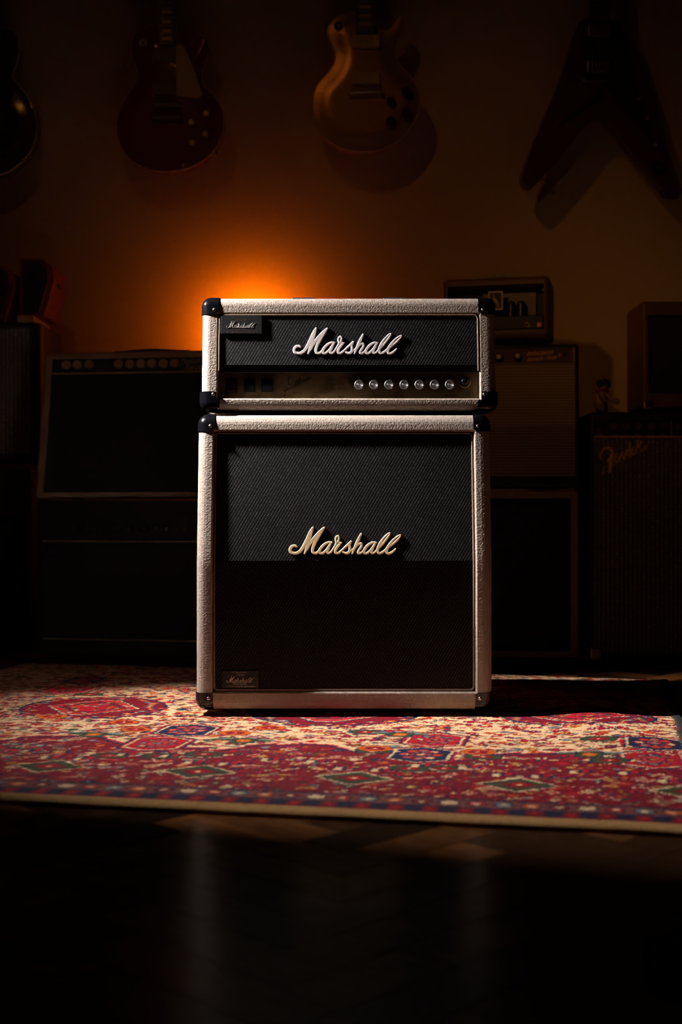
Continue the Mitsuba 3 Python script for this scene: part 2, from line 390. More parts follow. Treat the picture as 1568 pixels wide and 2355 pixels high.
def paint_rug(U0, V0):
    cream, red, navy, green, orange, sky, dred, pink, ochre = (np.array(c) for c in (
        (0.72, 0.48, 0.27), (0.40, 0.009, 0.018), (0.014, 0.018, 0.050), (0.042, 0.058, 0.024), (0.54, 0.095, 0.012), (0.17, 0.20, 0.20), (0.19, 0.007, 0.016), (0.36, 0.10, 0.08), (0.46, 0.22, 0.035)))
    r = np.random.default_rng(11)
    U = U0 + r.normal(0, 0.0011, U0.shape); V = V0 + r.normal(0, 0.0022, U0.shape)      # the knots do not follow the drawing exactly
    C = np.empty(U.shape + (3,)); C[:] = cream
    u1, v1 = U0[0], V0[:, 0]
    def paint(cu, cv, h, fns):
        i0, i1 = np.searchsorted(v1, [cv - h, cv + h]); j0, j1 = np.searchsorted(u1, [cu - h, cu + h])
        w = slice(i0, i1), slice(j0, j1)
        a, b = U[w] - cu, V[w] - cv
        if a.size:
            for fn, col in fns:
                C[w][fn(a, b)] = col
    octa = lambda p, q, k=0.35: (lambda a, b: (np.abs(a) < p) & (np.abs(b) + np.abs(a) * k * q / p < q))
    hexa = lambda p, q, k=0.42: (lambda a, b: (np.abs(b) < q) & (np.abs(a) + np.abs(b) * k * p / q < p))
    rhom = lambda p, q, x=0, y=0: (lambda a, b: np.abs(a - x) / p + np.abs(b - y) / q < 1)
    ell = lambda p, q, x=0, y=0: (lambda a, b: ((a - x) / p) ** 2 + ((b - y) / q) ** 2 < 1)
    bar = lambda x0, x1, y0, y1: (lambda a, b: (a > x0) & (a < x1) & (b > y0) & (b < y1))
    edge_at = lambda u: 0.475 + 0.050 * np.cos((u - PH) * 2 * np.pi / 0.445) + 0.018 * np.sign(np.sin((u - PH) * 2 * np.pi / 0.111)) * np.abs(np.sin((u - PH) * 7))
    PH = rug_uv((700 - CX) * 2.36 / F, 2.36)[0]
    scal = edge_at(U)
    C[V < scal] = dred
    C[(V >= scal) & (V < scal + 0.010)] = navy
    C[(V >= scal + 0.010) & (V < scal + 0.020)] = red
    pick = lambda cols: cols[r.integers(0, len(cols))]
    def sprig(cu, cv, cols, s, rim):
        k, fl = r.integers(0, 7), r.choice([-1, 1])
        c1, c2, c3 = pick(cols), pick(cols), pick(cols)
        o = s * .22
        if k == 0:
            paint(cu, cv, s * 2, [(rhom(s + o, s * 1.1 + o), rim), (rhom(s, s * 1.1), c1), (rhom(s * .5, s * .55), c2), (ell(s * .2, s * .25), cream)])
        elif k == 1:
            for e, c in ((o, rim), (0, c1)):
                paint(cu, cv, s * 2, [(bar(-s * .28 - e, s * .28 + e, -s - e, s + e), c), (bar(-s - e, s + e, -s * .3 - e, s * .3 + e), c)])
            paint(cu, cv, s, [(ell(s * .3, s * .32), c2)])
        elif k == 2:
            for e, c in ((o, rim), (0, red if rim is navy else c1)):
                paint(cu, cv, s * 2, [(bar(-s - e, -s * .5 + e, -s * 1.1 - e, s * .3 + e), c), (bar(-s - e, s + e, -s * .2 - e, s * .3 + e), c), (bar(s * .5 - e, s + e, -s * .2 - e, s * 1.1 + e), c)])
        elif k == 3:
            paint(cu, cv, s * 2, [(ell(s * 1.1, s * .62), rim), (ell(s * .9, s * .48), c1), (ell(s * .5, s * .24), c2)])
        elif k == 4:
            paint(cu, cv, s * 2, [(ell(s * .5, s * .5, p, q), c1) for p, q in ((s * .6, 0), (-s * .6, 0), (0, s * .65), (0, -s * .65))] + [(ell(s * .25, s * .25, p, q), c3) for p, q in ((s * .6, 0), (-s * .6, 0), (0, s * .65), (0, -s * .65))] + [(ell(s * .32, s * .32), c2)])
        elif k == 5:
            paint(cu, cv, s * 2, [(lambda a, b: (np.abs(a + fl * b * .9) < s * .34) & (np.abs(b) < s * 1.1), rim), (lambda a, b: (np.abs(a + fl * b * .9) < s * .18) & (np.abs(b) < s), c1), (ell(s * .4, s * .36, s * .7 * fl, s * .6), c2), (ell(s * .4, s * .36, -s * .7 * fl, -s * .6), c3)])
        else:
            paint(cu, cv, s * 2, [(bar(-s * 1.2, s * 1.2, -s * .18, s * .18), rim), (rhom(s * .45, s * .6, s * .8 * fl, s * .1), c1), (rhom(s * .45, s * .6, -s * .5 * fl, -s * .2), c2)])
    fieldcols = [red, red, dred, red, navy, orange, green, red, sky, ochre]
    redcols = [red, red, red, navy, cream, pink, orange, sky, red, ochre, green, pink]
    for i in range(int((RU[1] - RU[0]) / 0.024) + 1):
        for j in range(int(RV[1] / 0.028) + 1):
            cu, cv = RU[0] + (i + r.uniform(.1, .9)) * 0.024, (j + r.uniform(.1, .9)) * 0.028
            e = edge_at(cu)
            if cv < e - 0.008:
                sprig(cu, cv, redcols, r.uniform(0.007, 0.0125), (dred, navy, navy, cream)[r.integers(0, 4)])
            elif cv > e + 0.028:
                sprig(cu, cv, fieldcols, r.uniform(0.0085, 0.0140), navy if r.random() < .65 else dred)
    spots = lambda px, py: rug_uv(*(lambda d: ((px - CX) * d / F, d))(F * (CAM_Z - 0.008) / (py - CY)))
    def leafy(cu, cv, p, q, c):                            # lens-shaped leaves with a flower inside
        paint(cu, cv, p * 1.6, [(rhom(p * 1.35, q * 1.2), cream), (ell(p, q), navy), (ell(p * .92, q * .9), c), (ell(p * .55, q * .55), dred), (rhom(p * .34, q * .4), red), (ell(p * .1, q * .14), cream)])
    def palm(cu, cv, s):                                   # green and blue palmettes
        paint(cu, cv, s * 2.2, [(ell(s * 1.5, s * .34, 0, s * .3), sky), (ell(s * 1.4, s * .26, 0, s * .1), green), (octa(s * .62, s * .8), navy), (octa(s * .54, s * .7), green), (octa(s * .3, s * .42), orange), (bar(-s * .4, s * .4, s * .8, s * 1.15), sky), (bar(-s * .3, s * .3, s * .88, s * 1.08), red), (ell(s * .12, s * .2), ochre)])
    def octmed(cu, cv, p, q, c1, c2):
        paint(cu, cv, q * 1.7, [(octa(p * 1.36, q * 1.22), c2), (octa(p * 1.24, q * 1.13), c1), (octa(p * 1.14, q * 1.06), cream), (octa(p * 1.05, q), navy), (octa(p, q * .97), c1)])
        other = red if c1 is navy else navy
        for a, b in ((0, 0), (.42, .42), (-.42, .42), (.42, -.42), (-.42, -.42), (0, .55), (0, -.55), (.62, 0), (-.62, 0)):
            s = p * .22
            paint(cu + a * p, cv + b * q, p, [(ell(s, s * 1.1), other), (ell(s * .62, s * .7), (pink, cream, sky, orange)[r.integers(0, 4)]), (ell(s * .28, s * .3), red)])
            paint(cu + a * p * .5, cv + b * q * .6, p, [(rhom(s * .4, s * .5), pink)])
    def medallion(cu, cv, p, q, ring):
        paint(cu, cv, q * 1.9, [(ell(p * 1.52, q * 1.42), navy), (ell(p * 1.45, q * 1.36), dred)])
        for k in range(46):                                # lobes and blossoms of the wreath
            t = 2 * np.pi * k / 46 + r.uniform(-.05, .05); m = r.uniform(1.12, 1.42)
            x, y = m * p * np.cos(t), m * q * np.sin(t)
            s = r.uniform(.008, .013)
            paint(cu + x, cv + y, .05, [(ell(s * 1.4, s), navy), (ell(s, s * .7), (red, sky, pink, orange, ring)[r.integers(0, 5)]), (rhom(s * .4, s * .4), cream)])
        paint(cu, cv, q * 1.5, [(hexa(p * 1.06, q * 1.04, .8), navy), (hexa(p, q * .97, .8), cream), (hexa(p * .96, q * .92, .8), red), (hexa(p * .80, q * .76, .8), pink), (hexa(p * .77, q * .72, .8), dred), (hexa(p * .62, q * .58, .8), navy), (hexa(p * .58, q * .53, .8), red)])
        for _ in range(70):
            a, b = r.uniform(-.9, .9) * p, r.uniform(-.75, .75) * q
            if abs(a) / p + abs(b) / q * .8 < .9:
                s = r.uniform(.005, .008)
                paint(cu + a, cv + b, .03, [(rhom(s * 1.5, s * 1.2), navy), (rhom(s, s * .9), (cream, orange, ochre, pink, green)[r.integers(0, 5)])])
    for px, py, p, q, c in ((215, 1628, .105, .115, orange), (1330, 1652, .105, .085, green), (770, 1640, .12, .12, green), (40, 1725, .06, .05, ochre), (650, 1588, .12, .12, orange)):
        medallion(*spots(px, py), p, q, c)
    for px, py, c1, c2 in ((430, 1680, navy, red), (362, 1710, red, navy), (1000, 1702, red, navy), (968, 1736, navy, red), (1506, 1716, navy, red), (1502, 1752, red, navy), (160, 1586, red, navy), (196, 1563, navy, red), (-70, 1650, red, navy), (1200, 1575, red, navy)):
        octmed(*spots(px, py), .046, .068, c1, c2)
    for px, py in ((252, 1737), (368, 1739), (840, 1684), (1020, 1768), (940, 1768), (1376, 1706), (1402, 1752), (1110, 1741), (860, 1727), (205, 1597), (470, 1735)):
        leafy(*spots(px, py), .036, .028, green)
    for px, py in ((284, 1662), (620, 1674), (862, 1722), (1100, 1730), (312, 1678), (120, 1650), (540, 1686)):
        leafy(*spots(px, py), .034, .030, orange)
    for px, py in ((215, 1690), (560, 1704), (1355, 1738), (920, 1690)):
        palm(*spots(px, py), .040)
    # green diamonds in the red border, and hooked bars along its scalloped edge
    for k in range(-6, 7):
        cu = 0.262 * k - 0.01
        paint(cu, 0.255, .12, [(rhom(.066, .056), cream), (rhom(.060, .050), navy), (rhom(.056, .046), green), (rhom(.034, .026), dred), (rhom(.016, .014), red), (rhom(.006, .006), cream)])
        for a, b in ((.10, .35), (-.10, .35), (.04, .40), (-.04, .40)):
            paint(cu + .131 + a, b - .02, .06, [(bar(-.020, .020, -.010, .010), navy), (bar(-.016, -.004, -.018, .006), cream), (bar(.004, .014, -.006, .018), red)])
    # guard stripes along the front edge
    m = V < 0.136; C[m] = dred
    ph = (U / 0.050) % 1
    C[(V > 0.048) & (V < 0.080) & (ph < 0.52)] = navy
    C[(V > 0.056) & (V < 0.072) & (ph > 0.66) & (ph < 0.86)] = red
    C[(V > 0.086) & (V < 0.130)] = pink * 0.55
    for k in range(int((RU[1] - RU[0]) / 0.040)):
        cu = RU[0] + (k + .5) * 0.040
        paint(cu, 0.109, .05, [(ell(.016, .017), navy), (ell(.013, .013), (red, orange, cream, sky, dred)[k * 3 % 5]), (ell(.006, .006), cream)])
    C[((V > 0.130) & (V < 0.138)) | ((V > 0.080) & (V < 0.086))] = navy
    return C * (0.50 + 0.24 * r.random(U.shape))[..., None]

def rug_z(x, y):
    g = lambda cx, cy, sx, sy: np.exp(-((x - cx) / sx) ** 2 - ((y - cy) / sy) ** 2)
    return 0.0085 + 0.011 * g(0.53, 2.70, 0.10, 0.35) - 0.0 * x + 0.004 * g(0.80, 2.75, 0.08, 0.3) + 0.0016 * (np.sin(x * 9 + 1.3 * y) * np.sin(y * 6 + 0.7)) * (np.abs(x) > 0.36)

def build_rug():
    u, v = np.arange(RU[0], RU[1], 0.0024), np.arange(0.040, RV[1], 0.0040)
    U, V = np.meshgrid(u, v)
    col = paint_rug(U, V)
    x, y = rug_xy(U, V)
    z = rug_z(x, y) + rng.uniform(-0.0004, 0.0004, U.shape)
    P = np.stack([x, y, z], -1).reshape(-1, 3)
    nv, nu = U.shape
    i = (np.arange(nv - 1)[:, None] * nu + np.arange(nu - 1)[None]).ravel()
    f = np.vstack([np.c_[i, i + 1, i + nu + 1], np.c_[i, i + nu + 1, i + nu]])
    scene['persian_rug__pile'] = mikit.ply((P, f), 'm_rug', True, color=col.reshape(-1, 3))
    # the cream binding along the front edge, and the backing below the pile
    us = np.arange(RU[0], RU[1], 0.02)
    prof = [(0.043, 0.0), (0.043, 0.0085), (0.036, 0.0098), (0.022, 0.0104), (0.008, 0.0092), (0.001, 0.0060), (0.0, 0.0)]
    vs, k = [], len(prof)
    for a in us:
        w = 0.0012 * math.sin(a * 21) + 0.0008 * math.sin(a * 57)
        for b, h in prof:
            xx, yy = rug_xy(a, b + w * (b < 0.03))
            vs.append((xx, yy, h + (rug_z(xx, yy) - 0.0085) * (h > 0)))
    fs = []
    for a in range(len(us) - 1):
        for b in range(k):
            c = (b + 1) % k
            fs += [(a * k + b, a * k + c, (a + 1) * k + c), (a * k + b, (a + 1) * k + c, (a + 1) * k + b)]
    put('persian_rug', 'edge_binding', (np.array(vs), np.array(fs)), 'm_binding', smooth=True, label='cream woven edge binding')
    vs = []
    vv = np.arange(0.004, RV[1], 0.02)
    prof = [(-0.012, 0.0), (-0.012, 0.0090), (-0.006, 0.0104), (0.004, 0.0104), (0.009, 0.0075), (0.010, 0.0)]
    k = len(prof)
    for b in vv:
        w = 0.0015 * math.sin(b * 23) + 0.0010 * math.sin(b * 61)
        for a, h in prof:
            xx, yy = rug_xy(RU[1] + a + w, b)
            vs.append((xx, yy, h + (rug_z(xx, yy) - 0.0085) * (h > 0)))
    fs = []
    for a in range(len(vv) - 1):
        for b in range(k):
            c = (b + 1) % k
            fs += [(a * k + b, (a + 1) * k + c, a * k + c), (a * k + b, (a + 1) * k + b, (a + 1) * k + c)]
    put('persian_rug', 'side_binding', (np.array(vs), np.array(fs)), 'm_dark_grille', smooth=True, label='dark bound side edge')
    cs = [rug_xy(a, b) for a in (RU[0], RU[1] - 0.003) for b in (0.04, RV[1] - 0.004)]
    put('persian_rug', 'backing', hull_pts([(cx, cy, z) for cx, cy in cs for z in (0.0, 0.006)]), 'm_binding', smooth=False)
    tag('persian_rug', 'red, cream and navy oriental rug under the stacked amplifier, cream front edge', 'rug')
build_rug()

# ------------------------------------------------------------------ the half stack in front
LOGO = script_logo()
LOGO_MESH = None

def weave_board(x0, x1, z0, z1, y, t, r=0.004):
    return rbox(x0, x1, y, y + t, z0, z1, r)

def corner(parent, hullpts, r, cx, cz, sx, sz, ext, W, cavity, rivet_at, grow=0.0022, extra=0.0):
    """Moulded corner: the shell's own rounded corner grown by a skin, cut to a patch round the corner."""
    skin = rhull(hullpts, r + grow)
    a, b = sorted((cx - sx * 0.02, cx + sx * ext)); c, d = sorted((cz - sz * 0.03, cz + sz * ext))
    patch = rhull([(x, y, z) for x in (a + .006, b - .006) for y in (-0.02 + .006, 0.062 - .006) for z in (c + .006, d - .006)], 0.006)
    m = (skin ^ patch) - cavity
    k = put(parent, 'corner_protector', m, 'm_corner', W, 40, label='black moulded corner with a rivet')
    x, z = cx + sx * rivet_at[0], cz + sz * rivet_at[1]
    put(k, 'rivet', rhull([(x, -grow + 0.0012, z)], 0.0042), 'm_rivet', W)

def badge(parent, x0, x1, z0, z1, y, W):
    k = put(parent, 'badge', rbox(x0, x1, y - 0.0036, y + 0.002, z0, z1, 0.0008), 'm_badge', W, 30, label='small black plate with raised silver lettering')
    cx, h = (x0 + x1) / 2 - 0.001, z1 - z0
    yy = y - 0.0036
    ms = [lettering('25 Years in Music', h * .075, cx - .001, z1 - h * .13, yy, .0005, .22),
          lettering('25/50', h * .12, cx + .001, z1 - h * .30, yy, .0005, .22),
          lettering('JUBILEE SERIES', h * .075, cx - .001, z0 + h * .19, yy, .0005, .22),
          lettering('25 Years Marshall Amplification', h * .075, cx + .002, z0 + h * .06, yy, .0005, .22, stretch=1.08)]
    v, f = vf(strokes_mesh([[(x, y, r * 0.72) for x, y, r in s] for s in LOGO], h * .66 / 590.0, .0009, .0003))
    ms.append((v + [cx, yy, z0 + h * .31], f))
    put(k, 'lettering', cat(ms), 'm_silver', W, 30)

# --- speaker cabinet
def speaker_cabinet():
    name, w, h, D, r = 'speaker_cabinet', 0.619, 0.620, 0.36, 0.021
    W = Cab((-0.3028, 2.72, 0.0221), 0, D, 0.150, 0.311)
    x0, x1, z0, z1 = 0.0345, w - 0.0355, 0.0385, h - 0.036
    hp = [(x, y, z) for x in (r, w - r) for y in (r, D - r) for z in (r, h - r)]
    cav = box(x0, x1, -0.1, 0.30, z0, z1)
    lip = hull_pts([(x, y, z) for y, o in ((-0.002, 0.0055), (0.0035, 0.0)) for x in (x0 - o, x1 + o) for z in (z0 - o, z1 + o)])
    shell = rhull(hp, r) - cav - lip
    put(name, 'shell', tolex_front(shell, w, h, 0.027, 3), 'm_tolex', W.soft, True, label='cream wrinkled vinyl covering')
    g, p = 0.0045, 0.0075
    for za, zb in ((z0 + g, 0.3105), (0.3115, z1 - g)):
        put(name, 'grille_cloth', box(x0 + g, x1 - g, p, p + 0.012, za, zb), 'm_weave', W, False, label='black woven grille cloth')
    put(name, 'baffle', box(x0, x1, p + 0.014, p + 0.03, z0, 0.311), 'm_black', W, False)
    put(name, 'baffle', box(x0, x1, p + 0.014, p + 0.03, 0.311, z1), 'm_black', W, False)
    put(name, 'piping', tube(rrect(x0 + g * .7, x1 - g * .7, z0 + g * .7, z1 - g * .7, 0.007, p - 0.0004), 0.0021, True, 8), 'm_piping', W, True, label='thin cream piping round the grille')
    for cx, sx in ((0, 1), (w, -1)):
        for cz, sz in ((0, 1), (h, -1)):
            corner(name, hp, r, cx, cz, sx, sz, 0.036, W, box(x0 - .004, x1 + .004, -0.1, 0.3, z0 - .004, z1 + .004), (0.0265, 0.0245))
    v, f = vf(strokes_mesh(LOGO, 1 / 6120.0, 0.0030, 0.0012))
    lx, lz = W.at(794, 1274)
    put(name, 'logo', (v * [1.015, 1, 1] + [lx, p, lz], f), 'm_logo_cream', W, 30, label='yellowed cream raised script lettering')
    a, b = W.at(510, 1585), W.at(594, 1543)
    badge(name, a[0], b[0], z0 + g + 0.003, b[1], p, W)
    for x in (0.07, w - 0.07):
        for y in (0.05, D - 0.05):
            put(name, 'foot', cyl(0, 0, -0.0142, 0.002, 0.018).rotate((-90, 0, 0)).translate((x, y, 0)), 'm_black', lambda v: v + W.loc, 30)
    tag(name, 'large cream vinyl speaker cabinet with black grille, lower half of the stack on the rug', 'speaker cabinet')
speaker_cabinet()

# --- amplifier head
def amplifier_head():
    name, w, h, D, r = 'amplifier_head', 0.630, 0.2445, 0.225, 0.018
    W = Cab((-0.2985, 2.777, 0.6523), 0, D, 0.125, 0.0)
    x0, x1 = 0.0355, w - 0.0355
    zb, zt = W.at(784, 916)[1], W.at(784, 722)[1]
    hp = [(x, y, z) for x in (r, w - r) for y in (r, D - r) for z in (r, h - r)]
    cav = box(x0, x1, -0.1, 0.19, zb, zt)
    lip = hull_pts([(x, y, z) for y, o in ((-0.002, 0.005), (0.003, 0.0)) for x in (x0 - o, x1 + o) for z in (zb - o, zt + o)])
    put(name, 'shell', tolex_front(rhull(hp, r) - cav - lip, w, h, 0.023, 8), 'm_tolex', W, True, label='cream wrinkled vinyl covering')
    zs, zp, g, p = W.at(784, 839)[1], W.at(784, 856)[1], 0.0035, 0.0030
    put(name, 'grille_cloth', box(x0 + g, x1 - g, p, p + 0.012, zs, zt - g), 'm_weave', W, False, label='black woven grille cloth')
    put(name, 'grille_strip', rbox(x0 + g, x1 - g, p + 0.0075, p + 0.016, zp, zs, 0.002), 'm_black', W, 30)
    path = rrect(x0 + g * .6, x1 - g * .6, zp - 0.004, zt - g * .6, 0.009, p - 0.001)
    path = np.roll(path, -int(np.argmin(path[:, 2] + (path[:, 0] > w / 2) * 1.0)), 0)
    path = path[path[:, 2] > zp + 0.001]
    path = path[np.argsort(np.unwrap(np.arctan2(path[:, 2] - zp + 0.001, path[:, 0] - w / 2)))]
    put(name, 'piping', tube(path, 0.0020, False, 8), 'm_piping', W, True, label='thin cream piping round the grille')
    # control panel, set back under the grille
    yp = 0.021
    pan = put(name, 'control_panel', box(x0, x1, yp, yp + 0.004, zb - 0.002, zp + 0.004), 'm_brass', W, False, label='brassy mirror control panel')
    px = lambda x, y: W.at(x, y)
    ms = []
    for t, x, y, hh in (('JCM 25/50', 771, 884.5, .0052), ('MODEL 2553', 771, 894.5, .0052), ('PRESENCE', 826, 866, .0030), ('BASS', 860, 866, .0030), ('MIDDLE', 895, 866, .0030), ('TREBLE', 930, 866, .0030),
                        ('OUTPUT', 962, 863, .0030), ('LEAD', 1004, 862, .0030), ('INPUT', 1035, 863, .0030), ('GAIN', 1035, 867.5, .0030), ('PULL RHYTHM CLIP', 1036, 909, .0026),
                        ('POWER', 531, 865, .0026), ('STANDBY', 573, 865, .0026), ('OUTPUT', 613, 865, .0026)):
        a, b = px(x, y)
        ms.append(lettering(t, hh, a, b, yp, 0.0003))
    sig = [[(886, 118, 4), (880, 150, 4), (884, 190, 4), (890, 225, 4), (905, 215, 3), (925, 212, 3)], [(886, 118, 4), (905, 118, 3), (912, 135, 3), (890, 160, 3)],
           [(965, 215, 3), (985, 160, 4), (998, 205, 4), (1020, 135, 4), (1025, 190, 3), (1045, 165, 3), (1050, 180, 3), (1070, 150, 3), (1085, 170, 3), (1105, 125, 3), (1112, 160, 3), (1130, 120, 3), (1140, 150, 3), (1160, 110, 3)],
           [(1140, 150, 3), (1060, 190, 3), (940, 245, 4), (835, 300, 4), (832, 255, 3), (862, 255, 3), (848, 310, 3), (838, 360, 3)]]
    v, f = vf(strokes_mesh([[(x, -y, q) for x, y, q in s] for s in sig], 1 / (5.058 * 1089), 0.0004, 0.0001))
    a, b = px(490, 840)
    ms.append((v + [a, yp, b], f))
    for x in (826, 860, 895, 1035):                         # printed lead lines below the knobs
        a, b = px(x, 898); c, d = px(x, 909)
        ms.append(box(a - .0003, a + .0003, yp - .0003, yp, d, b))
    a, b = px(826, 909); c, _ = px(930, 909)
    ms.append(box(a, c, yp - .0003, yp, b, b + .0005))
    for x in (826, 860, 895, 930, 965, 1000, 1035):
        for k in range(11):
            th = math.radians(-140 + 28 * k)
            a, b = px(x, 884)
            ms.append(cyl(a + .0148 * math.sin(th), b + .0148 * math.cos(th), yp - .0003, yp, .0006, n=6))
    put(pan, 'lettering', cat(ms), 'm_print', W, False, label='black printed lettering')
    for i, x in enumerate((531, 572.5, 613.5)):
        a, b = px(x, 884.5)
        k = put(name, 'rocker_switch', rbox(a - .0125, a + .0125, yp - .004, yp + .002, b - .0155, b + .0155, .0015), 'm_black', W, 30)
        rk = hull_pts([(a + s * .010, y, b + z) for s in (-1, 1) for y, z in ((yp - .004, -.0125), (yp - .004, .0125), (yp - .011, -.011), (yp - .0065, -.001), (yp - .0075, .011))])
        put(k, 'rocker', rk, 'm_dark_red' if i == 0 else 'm_corner', W, 30, label='dark red rocker' if i == 0 else None)
    for x in (826, 860, 895, 930, 965, 1000, 1035):
        a, b = px(x, 884)
        k = put(name, 'knob', knob(a, b, 0.0065, yp, 0.0108), 'm_black', W, 40, label='black knob with spun metal top')
        n, v, uvs = 40, [], []
        rad = (0.0004, 0.004, 0.0075, 0.0090, 0.0101)
        ys = (0.0058, 0.0057, 0.0055, 0.0052, 0.0066)
        for rr, yy in zip(rad, ys):
            for j in range(n + 1):
                th = 2 * math.pi * j / n
                v.append((a + rr * math.cos(th), yy, b + rr * math.sin(th))); uvs.append((j / n, rr * 30))
        fs = []
        for q in range(len(rad) - 1):
            for j in range(n):
                s = q * (n + 1) + j
                fs += [(s, s + n + 1, s + n + 2), (s, s + n + 2, s + 1)]
        scene[k + '__cap'] = mikit.ply((W(np.array(v)), np.array(fs)[:, ::-1] if False else np.array(fs)), 'm_spun2', True, uv=np.array(uvs))
        put(k, 'pointer', box(a - .0005, a + .0005, 0.0048, 0.0062, b - .0098, b + .0005), 'm_print', lambda q, a=a, b=b: W(rot_y(q, a, b, 58)), False)
    a, b = px(983, 871)
    k = put(name, 'push_switch', tube([(a + .0046 * math.cos(t), yp - .002, b + .0046 * math.sin(t)) for t in np.linspace(0, 2 * np.pi, 20)[:-1]], .0012, True, 6), 'm_gold', W, True, label='small brass ringed push switch')
    put(k, 'button', cyl(a, b, yp - .006, yp, .0030), 'm_black', W, 30)
    a, b = px(1070, 875.5)
    k = put(name, 'input_jack', rhull([(a, yp - .006, b)], .0095), 'm_corner', W, 60, label='round black input jack')
    put(k, 'washer', tube([(a + .0118 * math.cos(t), yp - .001, b - .001 + .0118 * math.sin(t)) for t in np.linspace(0, 2 * np.pi, 24)[:-1]], .0012, True, 6), 'm_gold', W, True)
    for cx, sx in ((0, 1), (w, -1)):
        for cz, sz in ((0, 1), (h, -1)):
            corner(name, hp, r, cx, cz, sx, sz, 0.0365 if sz < 0 else 0.040, W, box(x0 - .004, x1 + .004, -0.1, 0.2, zb - .004, zt + .004), (0.0265, 0.0265 if sz < 0 else 0.034), 0.0022 if sz < 0 else 0.0045)
    v, f = vf(strokes_mesh(LOGO, 1 / 6060.0, 0.0030, 0.0012))
    lx, lz = W.at(799.5, 813.5)
    put(name, 'logo', (v + [lx, p, lz], f), 'm_logo_white', W, 30, label='white raised script lettering')
    a, b = W.at(507.5, 767.5), W.at(602.5, 725.5)
    badge(name, a[0], b[0], a[1], b[1], p - .0006, W)
    for x in (0.06, w - 0.06):
        for y in (0.045, D - 0.04):
            put(name, 'foot', cyl(0, 0, -0.0095, 0.002, 0.017).rotate((-90, 0, 0)).translate((x, y, 0)), 'm_black', lambda v: v + W.loc, 30)
    hd = put(name, 'handle', rhull([(x, 0.125, h + 0.008 + o) for x, o in ((0.23, 0), (0.395, 0))], 0.006), 'm_leather', W, 40)
    for x in (W.at(695.5, 684)[0], W.at(912, 684)[0]):
        put(hd, 'end_cap', rbox(x - .0265, x + .0265, .105, .145, h - .001, h + .0155, .003), 'm_black', W, 30)
    tag(name, 'cream vinyl amplifier head with black grille and brass panel, standing on the speaker cabinet', 'amplifier head')

def rot_y(q, a, b, deg):
    c, s = math.cos(math.radians(deg)), math.sin(math.radians(deg))
    q = np.asarray(q).copy()
    x, z = q[:, 0] - a, q[:, 2] - b
    q[:, 0], q[:, 2] = a + c * x - s * z, b + s * x + c * z
    return q
scene['m_spun2'] = {'type': 'twosided', 'bsdf': scene.pop('m_spun')}
amplifier_head()

# ------------------------------------------------------------------ amplifiers along the wall
def body(parent, w, h, D, r, openings, mat, W, label=None):
    m = rbox(0, w, 0, D, 0, h, r)
    for x0, x1, z0, z1, d in openings:
        m = m - box(x0, x1, -0.1, d, z0, z1)
    return put(parent, 'cabinet', m, mat, W, 30, label=label)

def feet(parent, w, D, z, W, r=0.016):
    for x in (0.06, w - 0.06):
        for y in (0.04, D - 0.04):
            put(parent, 'foot', cyl(0, 0, -z, 0.002, r, n=16).rotate((-90, 0, 0)).translate((x, y, 0)), 'm_black', W, 30)

def strap(parent, xa, xb, z, y, W, arch=0.018):
    pts = [(x, y, z + 0.007 + arch * math.sin(math.pi * t)) for t, x in zip(np.linspace(0, 1, 13), np.linspace(xa, xb, 13))]
    m = [box(a[0], b[0], y - .012, y + .012, min(a[2], b[2]) - .004, max(a[2], b[2]) + .003) for a, b in zip(pts[:-1], pts[1:])]
    hd = put(parent, 'handle', cat([hull_pts([(p[0], y + s * .012, p[2] + q) for p in (a, b) for s in (-1, 1) for q in (-.003, .003)]) for a, b in zip(pts[:-1], pts[1:])]), 'm_leather', W, 40)
    for x in (xa, xb):
        put(hd, 'end_cap', rbox(x - .022, x + .022, y - .016, y + .016, z - .001, z + .011, .003), 'm_black', W, 30)

def amp_knobs(parent, W, spots, y0, r, mat, cap=None):
    for x, z in spots:
        k = put(parent, 'knob', knob(x, z, y0 - .018, y0 + .002, r, 20), mat, W, 40)
        if cap:
            put(k, 'cap', cyl(x, z, y0 - .0188, y0 - .017, r * .62, n=16), cap, W, 30)

# --- blonde combo, left
W = Cab((-0.879, 3.735, 0.4734), -8, 0.25, 0.20)
n, w, h = 'blonde_combo_amplifier', 0.59, 0.428
za, zb2 = W.at(250, 859)[1], W.at(250, 826)[1]
body(n, w, h, 0.25, 0.012, [(0.024, w - 0.024, 0.018, za, .03), (0.024, w - 0.024, za + .004, h - .02, .03)], 'm_blonde', W, 'cream vinyl covering')
put(n, 'grille_cloth', box(0.024, w - 0.024, 0.010, 0.022, 0.018, za - .0005), 'm_dark_grille', W, False, label='black grille cloth')
p = put(n, 'control_panel', box(0.024, w - 0.024, 0.008, 0.02, za + .004, h - .02), 'm_black', W, False, label='black control panel')
zk = W.at(300, 838)[1]
amp_knobs(n, W, [(W.at(x, 838)[0], W.at(x, y)[1]) for x, y in ((152, 839), (178, 838.5), (205, 838), (272, 837), (298, 837), (324, 836.5), (349, 836), (375, 836), (401, 835.5))], 0.008, .0125, 'm_cream')
put(n, 'trim', box(0.024, w - 0.024, 0.004, 0.009, za - .001, za + .003), 'm_tan', W, False)
a, b = W.at(441, 831); c, d = W.at(452, 845)
for t, x, z in (('Deluxe', a, b), ('Reverb', c, d)):
    put(p, 'lettering', lettering(t, .017, x, z - .006, .008, .001, .35, .12), 'm_trim_silver', W, 30)
a, b = W.at(118, 882)
put(n, 'badge', rbox(a - .02, a + .02, .006, .011, b - .02, b + .02, .002), 'm_badge', W, 30)
a, _ = W.at(262, 808); c, _ = W.at(404, 806)
strap(n, a, c, h, .12, W, .006)
feet(n, w, 0.25, 0.0055, W)
